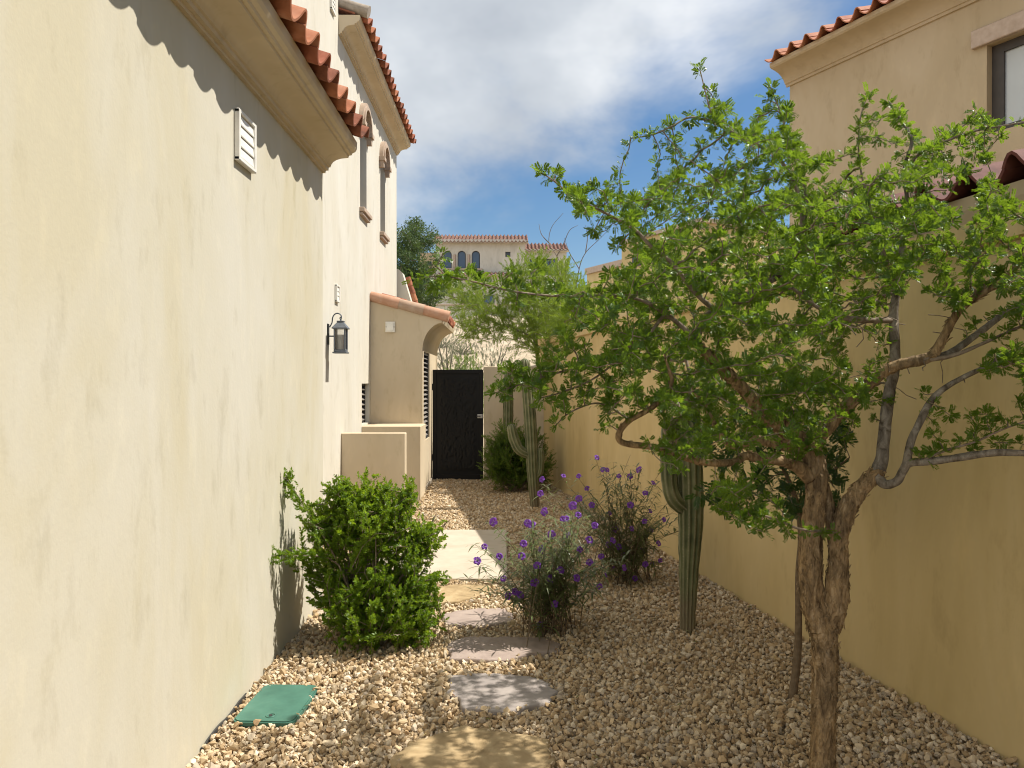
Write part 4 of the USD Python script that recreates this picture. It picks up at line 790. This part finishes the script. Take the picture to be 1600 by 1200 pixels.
# ------------------------------------------------------------------ thin tree behind it
def simple_tree(name, label, trunk_pts, sides, per, mat, attract, protos, seed, step=.06, reach=.6, kill=.09, tipr=.0013, per_node=2, scl=(.8, 1.15), twigmat=TWIG, lift=.35, thin=.006, rmax=.05, crown_name='crown', extra=(), tmat=None):
    r = np.random.default_rng(seed); t = thing(name, label, 'tree' if 'shrub' not in name else 'shrub')
    nodes, par = [], []
    for i, pts in enumerate([trunk_pts, *extra]):
        pts = np.array(pts, float); obj('trunk' if i == 0 else 'branch', tube(pts[:, :3], pts[:, 3], sides, n=len(pts) * per, rough=.10, freq=12, seed=seed), mat, t, smooth=True)
        ln = np.linalg.norm(np.diff(pts[:, :3], axis=0), axis=1).sum(); q = catmull(pts[:, :3], max(3, int(ln / step)))
        at = -1 if not nodes else int(cKDTree(np.array(nodes)).query(q[0])[1])
        for k, row in enumerate(q): par.append(len(nodes) - 1 if k else at); nodes.append(row)
    n0 = len(nodes); N, PA = grow(nodes, par, attract, step, reach, kill, 90, seed)
    rad, kids = thickness(N, PA, tipr, 2.4)
    obj('twigs', twig_mesh(N, PA, np.minimum(rad, rmax), n0, 4), twigmat, t, smooth=True, kind='stuff')
    if protos:
        dr = N - N[np.maximum(PA, 0)]; dr /= np.linalg.norm(dr, axis=1, keepdims=True) + 1e-9
        ks = [k for k in range(n0, len(N)) if rad[k] < thin for _ in range(per_node + 2 * (kids[k] == 0))]; ks = np.array(ks)
        tt = r.random(len(ks))[:, None]; pos = N[PA[ks]] * (1 - tt) + N[ks] * tt; d = dr[ks] * .5 + r.normal(0, .55, (len(ks), 3)) + [0, 0, lift]
        instancer(crown_name, protos, pos, frame_to(d), r.uniform(*scl, len(ks)), r.integers(0, len(protos), len(ks)), t, kind='stuff')
    return t
tp = [P(1240, 1097, 4.05), P(1249, 1010, 4.07), P(1250, 900, 4.08), P(1254, 845, 4.08), P(1249, 800, 4.1), P(1238, 760, 4.1), P(1216, 715, 4.12), P(1190, 660, 4.1)]
r_ = np.array([.024, .020, .018, .018, .015, .012, .009, .005])
big_f = [(fascicle(300 + k, 3, .085, 9, .018, .009, 1.1), LEAF_DARK, False) for k in range(4)]
att = [P(a, b, y) for a, b, y in zip(tr.uniform(1085, 1330, 170), tr.uniform(640, 800, 170), tr.uniform(3.75, 4.4, 170))]
simple_tree('sapling', 'thin bent brown sapling stem rising from the gravel just behind the flaky trunk', np.column_stack([np.array(tp), r_]), 10, 6, grainy('bark_brown', [(0.3, (0.11, 0.075, 0.045)), (0.7, (0.21, 0.155, 0.10))], 30, .85, .5, .004, .2), att, big_f, 21, per_node=1, lift=.0,
            extra=[np.column_stack([[P(1254, 845, 4.08), P(1262, 780, 4.0), P(1300, 740, 3.95), P(1330, 715, 3.9)], [.008, .006, .005, .003]])])

# ------------------------------------------------------------------ shrubs
def shrub(name, label, center, lobes, n, protos, seed, mat=TWIG, scl=(.8, 1.2), shoots=(), length=(.10, .30), per=15, stems=30, up_=.6, inner=.25):
    """lobes: (dx, dy, z, rx, ry, rz) ellipsoids; n leafy shoots start inside them and grow outwards, each set with small leafy tips"""
    r = np.random.default_rng(seed); t = thing(name, label, 'shrub'); c = np.array([center[0], center[1], 0.0])
    vol = np.array([l[3] * l[4] + l[4] * l[5] + l[3] * l[5] for l in lobes]); pick = r.choice(len(lobes), n, p=vol / vol.sum()); L = np.array(lobes)[pick]
    d = r.normal(size=(n, 3)); d /= np.linalg.norm(d, axis=1, keepdims=True)
    lump = 1 + .55 * (meshkit.fbm(d * 2.6 + pick[:, None] * 7.0, 3, seed) - .5); endr = np.where(r.random(n) < inner, r.uniform(.35, .85, n), r.uniform(.78, 1.06, n)) * lump
    end = c + L[:, :3] + d * L[:, 3:] * endr[:, None]; g = d * .75 + np.array([0, 0, up_]) + r.normal(0, .30, d.shape); g /= np.linalg.norm(g, axis=1, keepdims=True); ln = r.uniform(*length, n)
    st, pos, dirs = [], [], []
    for e, gg, l in zip(end, g, ln):
        if e[2] < .03: continue
        side = r.normal(0, .25, 3); m_ = max(4, int(per * l / length[1])); tt = (np.arange(m_) + r.random(m_)) / m_
        q = e - gg * l * (1 - tt)[:, None] + side * (l * (tt * (1 - tt)))[:, None]; q += r.normal(0, .006, q.shape); ok = q[:, 2] > .02
        pos.append(q[ok]); dirs.append((gg + r.normal(0, .5 * (1 - tt[:, None] * .6), q.shape))[ok])
        st.append(tube([e - gg * l, e - gg * l * .5 + side * l * .25, e], [.0032, .0022, .0012], 4))
    for (a, b) in shoots:
        a, b = np.array(a), np.array(b); tt = np.linspace(0, 1, max(4, int(np.linalg.norm(b - a) / .0045)))[:, None]; q = a + (b - a) * tt + r.normal(0, .024, (len(tt), 3)); pos.append(q); dirs.append((b - a) / np.linalg.norm(b - a) + r.normal(0, .5, q.shape))
    pos, dirs = np.vstack(pos), np.vstack(dirs)
    ks = r.choice(len(end), stems); st += [tube([c + r.normal(0, .05, 3) * [1, 1, 0], c + (end[k] - c) * .45 + r.normal(0, .05, 3) * [1, 1, .3], end[k] - g[k] * ln[k]], [.011, .007, .003], 5, n=8) for k in ks]
    st += [tube([c, np.array(a) * .5 + c * .5 + [0, 0, .1], a, b], [.010, .007, .004, .002], 5, n=10) for a, b in shoots]
    obj('stems', st, mat, t, smooth=True, kind='stuff')
    instancer('foliage', protos, pos, frame_to(dirs), r.uniform(*scl, len(pos)), r.integers(0, len(protos), len(pos)), t, kind='stuff')
bp = [(sprig(400 + k, 11 + k % 3, .036, .021, .0125, 1.05), LEAF_BUSH, False) for k in range(6)]
shrub('shrub', 'bright green small-leaved bush against the left wall at the passage', (-.90, 4.95),
      [(-.10, .05, .50, .36, .36, .36), (.05, 0, .80, .30, .30, .20), (-.10, .1, .85, .26, .3, .17), (.25, -.02, .40, .22, .26, .30), (.33, .05, .70, .13, .2, .10), (.10, -.12, .28, .36, .30, .24), (.34, -.05, .22, .18, .22, .20), (-.28, 0, .80, .14, .2, .14), (0, .05, .96, .13, .2, .12), (.22, .0, .95, .10, .12, .08), (-.18, 0, 1.0, .10, .12, .08)],
      880, bp, 41, shoots=[((-1.22, 4.8, .85), P(440, 735, 4.85)), ((-1.1, 4.75, .6), P(412, 868, 4.55)), ((-.62, 5.0, .8), P(640, 752, 5.1)), ((-.6, 4.9, .55), P(688, 840, 4.95)), ((-.55, 4.9, .4), P(690, 900, 4.9)), ((-.9, 5.0, .9), P(520, 760, 4.9)), ((-.8, 5.0, .9), P(600, 758, 4.95)), ((-.6, 4.95, .65), P(668, 826, 4.95))])
gp_ = [(sprig(430 + k, 18, .11, .032, .009, 1.1), LEAF_BUSH2, False) for k in range(5)]
c2 = G(804, 772)
shrub('shrub', 'rounded feathery green bush beside the gate, behind the leaning cactus', (c2[0], 11.6), [(0, 0, .50, .42, .40, .42), (-.12, 0, .80, .30, .3, .25), (.18, 0, .75, .33, .3, .25), (.3, .05, .45, .28, .3, .38), (-.2, 0, .45, .32, .3, .3)], 420, gp_, 42, shoots=[], scl=(.8, 1.3), length=(.15, .4))

# ------------------------------------------------------------------ cacti
def cactus_body(pts, rad, ribs=11, depth=.16, n=60, dome=True, seed=0):
    pts = np.asarray(pts, float); q = catmull(np.column_stack([pts, rad]), n); c, r = q[:, :3], q[:, 3].copy()
    if dome:
        s = np.concatenate([[0], np.cumsum(np.linalg.norm(np.diff(c, axis=0), axis=1))]); e = np.clip((s[-1] - s) / (r[-1] * 1.3), 0, 1); r = r * np.sqrt(np.clip(1 - (1 - e) ** 2, .0004, 1))
    sides = ribs * 6; a = np.arange(sides) / sides * 2 * np.pi; rib = np.abs(np.cos(a * ribs / 2)) ** .8
    t = np.gradient(c, axis=0); t /= np.linalg.norm(t, axis=1, keepdims=True) + 1e-9; u = np.array([1.0, 0, 0]) if abs(t[0, 0]) < .8 else np.array([0, 1.0, 0]); V, RB = [], []
    for k in range(n):
        u = u - (u @ t[k]) * t[k]; u /= np.linalg.norm(u); w = np.cross(t[k], u); rr = r[k] * (1 - depth + depth * rib)
        V.append(c[k] + rr[:, None] * (np.cos(a)[:, None] * u + np.sin(a)[:, None] * w)); RB.append(np.clip((rib - .86) / .14, 0, 1) * .55)
    V = np.vstack(V); i, j = np.meshgrid(np.arange(n - 1), np.arange(sides), indexing='ij'); i, j = i.ravel(), j.ravel(); j2 = (j + 1) % sides
    Fc = np.vstack([np.column_stack([i * sides + j, i * sides + j2, (i + 1) * sides + j2]), np.column_stack([i * sides + j, (i + 1) * sides + j2, (i + 1) * sides + j])])
    V = V + (meshkit.fbm(V * 14, 3, seed) - .5)[:, None] * .012 * (V - np.repeat(c, sides, 0)) / (np.repeat(r, sides)[:, None] + 1e-6)
    # areoles: little spine stars along each rib
    sp = []; rg = np.random.default_rng(seed); step = max(1, int(round(.022 / (np.linalg.norm(np.diff(c, axis=0), axis=1).mean() + 1e-9))))
    ks = np.arange(2, n - 1, step)
    for k in ks:
        for b in range(ribs):
            o = V[k * sides + b * 6]; out = o - c[k]; out /= np.linalg.norm(out) + 1e-9
            for _ in range(3):
                d = out + rg.normal(0, .6, 3); d /= np.linalg.norm(d); s_ = np.cross(d, t[k]); s_ /= np.linalg.norm(s_) + 1e-9
                sp.append(np.array([o - s_ * .0009, o + s_ * .0009, o + d * rg.uniform(.007, .014)]))
    sv = np.vstack(sp); return (V, Fc), np.concatenate(RB), trimesh.Trimesh(sv, np.arange(len(sv)).reshape(-1, 3), process=False)
def cactus(label, body, arms, seed, ribs=11, group=None):
    t = thing('columnar_cactus', label, 'cactus')
    for i, (pts, rad) in enumerate([body, *arms]):
        m_, rb, sp = cactus_body(pts, rad, ribs if i == 0 else 9, seed=seed + i, n=int(max(24, 90 * np.linalg.norm(np.diff(np.array(pts), axis=0), axis=1).sum())))
        pr_ = usdkit.mesh(stage, pth(t, 'column' if i == 0 else 'arm'), m_, CACTUS, smooth=True)
        UsdGeom.PrimvarsAPI(pr_).CreatePrimvar('rib', Sdf.ValueTypeNames.FloatArray, 'vertex').Set(Vt.FloatArray.FromNumpy(rb.astype(np.float32)))
        obj('spines', sp, SPINE, t, kind='stuff')
Yc = 5.13
cactus('thick ribbed cactus with upturned arm standing in the gravel before the ochre wall', ([P(1075, 992, Yc), P(1077, 900, Yc), P(1080, 820, Yc), P(1079, 740, Yc), P(1076, 660, Yc), P(1074, 600, Yc)], [.050, .064, .084, .088, .085, .08]),
       [([P(1078, 800, Yc), P(1052, 775, Yc - .03), P(1045, 730, Yc - .04), P(1046, 680, Yc - .04), P(1047, 650, Yc - .04)], [.055, .058, .056, .054, .05])], 61, 13)
Yc = 10.17
cactus('leaning slim cactus with a curved left arm in front of the gate bush', ([P(836, 796, Yc), P(832, 735, Yc), P(829, 670, Yc), P(824, 600, Yc), P(821, 582, Yc), P(819, 560, Yc)], [.062, .078, .085, .082, .078, .07]),
       [([P(829, 712, Yc), P(812, 703, Yc - .02), P(803, 685, Yc - .02), P(798, 662, Yc - .02)], [.06, .07, .072, .065]), ([P(834, 745, Yc), P(843, 738, Yc), P(845, 715, Yc), P(844, 700, Yc)], [.045, .05, .05, .045])], 71, 11)
Yc = 12.4
cactus('slim upright cactus rising from the gate bush against the end wall', ([P(792, 772, Yc), P(793, 690, Yc), P(794, 640, Yc), P(794, 600, Yc), P(795, 575, Yc)], [.07, .085, .085, .075, .06]), [], 81, 10)

# ------------------------------------------------------------------ flowering plants
def blade(base, d, L, w, bend, r):
    d = d / np.linalg.norm(d); s = np.cross(d, [0, 0, 1.0]); s /= np.linalg.norm(s) + 1e-9; pts = []
    for t, k in ((0, .25), (.3, 1), (.65, .8), (1, .04)):
        c = base + d * L * t - np.array([0, 0, 1.0]) * bend * L * t * t; pts += [c - s * w * k / 2, c + s * w * k / 2]
    return np.array(pts)
BF = np.array([(0, 1, 3), (0, 3, 2), (2, 3, 5), (2, 5, 4), (4, 5, 7), (4, 7, 6)])
def flower_meshes(seed, R_=.030):
    r = np.random.default_rng(seed); V, Fc = [], []
    for k in range(5):
        a0 = k / 5 * 2 * math.pi + r.uniform(-.1, .1); row = []
        for rad_, wid, z in ((.004, .3, .0), (.012, .52, .011), (.024, .66, .017), (.031, .58, .014), (.035, .25, .009)):
            for s in (-1, 0, 1): row.append((rad_ * math.cos(a0 + s * wid) * R_ / .03, rad_ * math.sin(a0 + s * wid) * R_ / .03, z + (-.002 if s == 0 else r.uniform(0, .004))))
        o = len(V); V += row
        for i in range(4):
            for j in range(2): q = o + i * 3 + j; Fc += [(q, q + 1, q + 4), (q, q + 4, q + 3)]
    tubev = trimesh.creation.cone(.0045, .026, sections=7); tubev.apply_transform(trimesh.transformations.rotation_matrix(math.pi, [1, 0, 0])); tubev.apply_translation([0, 0, .004])
    return trimesh.Trimesh(np.array(V), Fc, process=False), tubev
def ruellia(label, base, spread, height, nstem, flowers, seed, depth):
    r = np.random.default_rng(seed); t = thing('flowering_plant', label, 'flowers'); B = np.array([base[0], base[1], 0.0]); stems, lv, lf = [], [], []; n = 0
    def leafy(pts, rad, lo=.22):
        nonlocal n
        q = catmull(pts, 18); stems.append(tube(q, np.linspace(rad, .0012, 18), 5))
        for k in range(2, 18):
            if k / 18 < lo or r.random() < .12: continue
            a = r.uniform(0, 2 * math.pi)
            for s in ((0, math.pi) if r.random() < .4 else (0, 1.7, math.pi, 4.6)):
                d = np.array([math.cos(a + s), math.sin(a + s), r.uniform(-.1, .9)]); bl = blade(q[k], d, r.uniform(.06, .13), r.uniform(.009, .0155), r.uniform(.1, .7), r); lv.append(bl); lf.append(BF + n); n += 8
    for k in range(nstem):
        a = r.uniform(0, 2 * math.pi); rr = spread * math.sqrt(r.random()); hgt = height * r.uniform(.55, 1.0) * (1.0 - .35 * (rr / spread) ** 2)
        tip = B + [rr * math.cos(a), rr * math.sin(a) * .8, hgt]; st_ = B + r.normal(0, .11, 3) * [1, 1, 0]; mid = st_ * .5 + tip * .5 + [0, 0, .08] - (tip - B) * [.12, .12, 0]
        leafy(np.array([st_, mid, tip]), .0034)
    for (px, py) in flowers:
        Yf = base[1] + r.uniform(-.28, .12) if depth is None else depth + r.uniform(-.22, .16); p = P(px, py, Yf); st_ = B + r.normal(0, .07, 3) * [1, 1, 0]; mid = st_ * .45 + p * .55 + [0, 0, .06]
        leafy(np.array([st_, mid, p - [0, 0, .02]]), .003, .3)
        pm, tm = flower_meshes(seed + int(px), r.uniform(.018, .028)); d = np.array([r.normal(0, .55), -0.75 + r.normal(0, .35), .55]); rot_ = frame_to(d[None])[0].as_matrix()
        fl_ = part('flower', t)
        for nm, m_, mt in (('petals', pm, PETAL), ('throat', tm, PETAL_IN)):
            m_.vertices = m_.vertices @ rot_.T + p; obj(nm, m_, mt, fl_, smooth=True)
    obj('stems', stems, STEM_RUEL, t, smooth=True, kind='stuff'); obj('leaves', trimesh.Trimesh(np.vstack(lv), np.vstack(lf), process=False), LEAF_RUEL, t, kind='stuff')
F1 = [(787, 905), (818, 850), (862, 905), (905, 860), (922, 880), (852, 800), (780, 870), (868, 945), (840, 885), (920, 845), (845, 978), (803, 925), (812, 931), (796, 931), (745, 877), (757, 855), (772, 816), (832, 822), (825, 818), (815, 870), (875, 892), (900, 904), (848, 859), (938, 918), (896, 791), (889, 838), (903, 806), (880, 812), (862, 836), (836, 912), (885, 812), (930, 822)]
F2 = [(928, 818), (948, 735), (985, 745), (1015, 800), (992, 905), (945, 900), (1028, 850), (905, 780), (880, 745), (905, 745), (918, 764), (932, 716), (968, 745), (1020, 756), (1009, 772), (952, 803), (957, 846), (966, 856), (950, 852), (940, 871), (975, 868), (960, 890), (1003, 862), (1009, 883), (1021, 882), (1033, 877), (1037, 813), (1008, 816), (986, 827), (1018, 830), (974, 888), (962, 828), (985, 790), (925, 790), (848, 750), (845, 772), (1000, 735), (943, 735)]
ruellia('nearer clump of purple flowers overhanging the pink flagstones', (.30, 5.08), .58, .92, 40, F1, 91, 4.98)
ruellia('farther clump of purple flowers, against the ochre wall', (1.02, 6.42), .54, 1.12, 44, F2, 92, 6.30)

# ------------------------------------------------------------------ trees and shrubs beyond the gate
r2 = np.random.default_rng(77)
def tuft(seed, n=40, R_=.5, ll=.16, lw=.08):
    r = np.random.default_rng(seed); q = []
    for k in range(n):
        d = r.normal(size=3); d /= np.linalg.norm(d); b = d * R_ * r.random() ** .5; dd = d + r.normal(0, .6, 3); q.append(kite(b, dd, r.normal(size=3) + [0, 0, 1], ll * r.uniform(.7, 1.3), lw * r.uniform(.7, 1.3), .1))
    return leaves_mesh(q)
tufts = [(tuft(500 + k, 44, .34, .11, .05), LEAF_FAR, False) for k in range(4)]
def blob_pts(px0, px1, py0, py1, Y, dY, n):
    c = np.array([(px0 + px1) / 2, (py0 + py1) / 2]); s = np.array([(px1 - px0) / 2, (py1 - py0) / 2]); out = []
    while len(out) < n:
        v = r2.uniform(-1, 1, 3)
        if np.linalg.norm(v) <= 1: out.append(P(c[0] + s[0] * v[0], c[1] + s[1] * v[1], Y + dY * v[2]))
    return out
Yt = 36.0; bt = P(668, 535, Yt)
att = blob_pts(560, 690, 343, 440, Yt, 2.6, 150) + blob_pts(590, 708, 415, 482, Yt, 2.2, 130) + blob_pts(625, 694, 350, 400, Yt, 1.5, 60)
simple_tree('broadleaf_tree', 'dark green broad-crowned tree on the slope beside the pale villa', [(bt[0], bt[1], bt[2] - .4, .20), (bt[0] + .1, bt[1], bt[2] + 1.2, .15), (bt[0] - .6, bt[1], bt[2] + 2.6, .11), (bt[0] - .9, bt[1], bt[2] + 3.6, .07)], 10, 4, BARK_GREY, att, tufts, 31, step=.30, reach=3.5, kill=.5, tipr=.012, per_node=3, scl=(.7, 1.2), thin=.06, rmax=.12)
palo = [(sprig(520 + k, 30, .26, .060, .012, .9), LEAF_PALO, False) for k in range(4)]
Yp = 14.6; bt = P(842, 700, Yp)
att = blob_pts(770, 930, 425, 560, Yp, 1.3, 400) + blob_pts(700, 800, 455, 540, Yp, .8, 150) + blob_pts(790, 900, 395, 460, Yp, .8, 90) + blob_pts(690, 760, 430, 490, Yp, .6, 60) + blob_pts(840, 960, 450, 600, Yp - 2.3, 1.0, 260) + blob_pts(860, 930, 430, 520, Yp - 1.0, .8, 100)
simple_tree('palo_verde', 'airy yellow-green feathery tree rising just behind the end wall', [(bt[0], Yp, -.1, .07), (bt[0] - .05, Yp, 1.0, .055), (bt[0], Yp, 1.9, .045), (bt[0] - .1, Yp, 2.6, .03)], 9, 4, grainy('palo_bark', [(0.3, (.11, .13, .05)), (.7, (.19, .2, .09))], 20, .7), att, palo, 32, step=.11, reach=2.2, kill=.17, tipr=.0035, per_node=3, scl=(.7, 1.25), thin=.02, rmax=.03)
small = [(sprig(540 + k, 18, .09, .030, .011, 1.2), LEAF_SAGE, False) for k in range(3)]
small_g = [(sprig(550 + k, 20, .10, .038, .012, 1.2), LEAF_BUSH2, False) for k in range(3)]
def hill_shrub(label, px, py, Y, rx, rz, mats, n, seed, up_=.6):
    n = int(n * 2.4); z = float(hill_z(np.array(px - CX) / F * Y, np.array(Y))); x = (px - CX) / F * Y
    shrub_at(label, x, Y, z, rx, rz, mats, n, seed, up_)
def shrub_at(label, x, Y, z, rx, rz, protos, n, seed, up_):
    r = np.random.default_rng(seed); t = thing('hill_shrub', label, 'shrub', (x, Y, z)); d = r.normal(size=(n, 3)); d[:, 2] = np.abs(d[:, 2]); d /= np.linalg.norm(d, axis=1, keepdims=True); rr = r.uniform(.35, 1.05, n) * (1 + .5 * (meshkit.fbm(d * 2, 3, seed) - .5)); pos = d * [rx, rx, rz] * rr[:, None]
    obj('stems', [tube([(0, 0, -.1), pos[k] * [.5, .5, .6], pos[k]], [.03, .018, .006], 4, n=6) for k in range(0, n, max(1, n // 16))], BARK_GREY, t, kind='stuff')
    instancer('foliage', protos, pos, frame_to(d + [0, 0, up_] + r.normal(0, .3, d.shape)), r.uniform(.8, 1.6, n), r.integers(0, len(protos), n), t, kind='stuff')
HS = [('grey-green sparse shrub just above the louvered lean-to eave', 700, 0, 21, .9, 2.1, small, 330), ('bright green shrub peeping over the top of the black gate', 728, 0, 18.5, .62, 1.45, small_g, 420), ('grey leafless-looking shrub on the slope right of the gate top', 772, 0, 22, 1.0, 1.5, small, 260),
      ('low olive shrub high on the sandy slope under the terrace wall', 745, 0, 40, 1.2, .8, small, 90), ('rounded grey shrub on the slope below the dark broad tree', 690, 0, 33, 1.0, .8, small, 90), ('green shrub at the right end of the terrace wall', 860, 0, 44, 2.0, 1.9, small_g, 170), ('dusty shrub in the middle of the sandy slope', 722, 0, 28, .55, .45, small, 60), ('green shrub at the left end of the terrace wall', 700, 0, 50, 1.8, 1.5, small_g, 120)]
for i, (lab, px, py, Y, rx, rz, mt, n) in enumerate(HS): hill_shrub(lab, px, py, Y, rx, rz, mt, n, 600 + i)
# bare twigs against the sky, a leafless tree beyond the end wall
Yb = 18.0; bb = P(905, 620, Yb); bt = thing('bare_tree', 'leafless thin-twigged tree against the sky right of the hillside villa', 'tree')
def bare(pts, r0, r1): return tube([P(a, b, Yb + c) for a, b, c in pts], np.linspace(r0, r1, len(pts)), 6, n=len(pts) * 4)
obj('trunk', tube([(bb[0], Yb, -.1), (bb[0], Yb, 1.5), tuple(P(902, 520, Yb)), tuple(P(895, 450, Yb))], [.06, .05, .03, .016], 8, n=16), BARK_GREY, bt, smooth=True)
for pts in ([(895, 450, 0), (870, 400, .1), (858, 380, .2), (862, 355, .2), (880, 333, .2)], [(870, 400, .1), (880, 382, 0), (890, 360, 0), (903, 352, 0)], [(898, 470, 0), (905, 420, -.1), (915, 395, -.1), (935, 375, -.1), (948, 362, -.1)], [(905, 420, -.1), (890, 395, 0), (882, 372, 0)], [(915, 395, 0), (918, 370, 0), (915, 352, 0)], [(900, 440, 0), (880, 425, 0), (862, 405, 0)], [(858, 380, .2), (846, 366, .2), (842, 350, .2)]):
    obj('branch', bare(pts, .013, .004), BARK_GREY, bt, smooth=True)
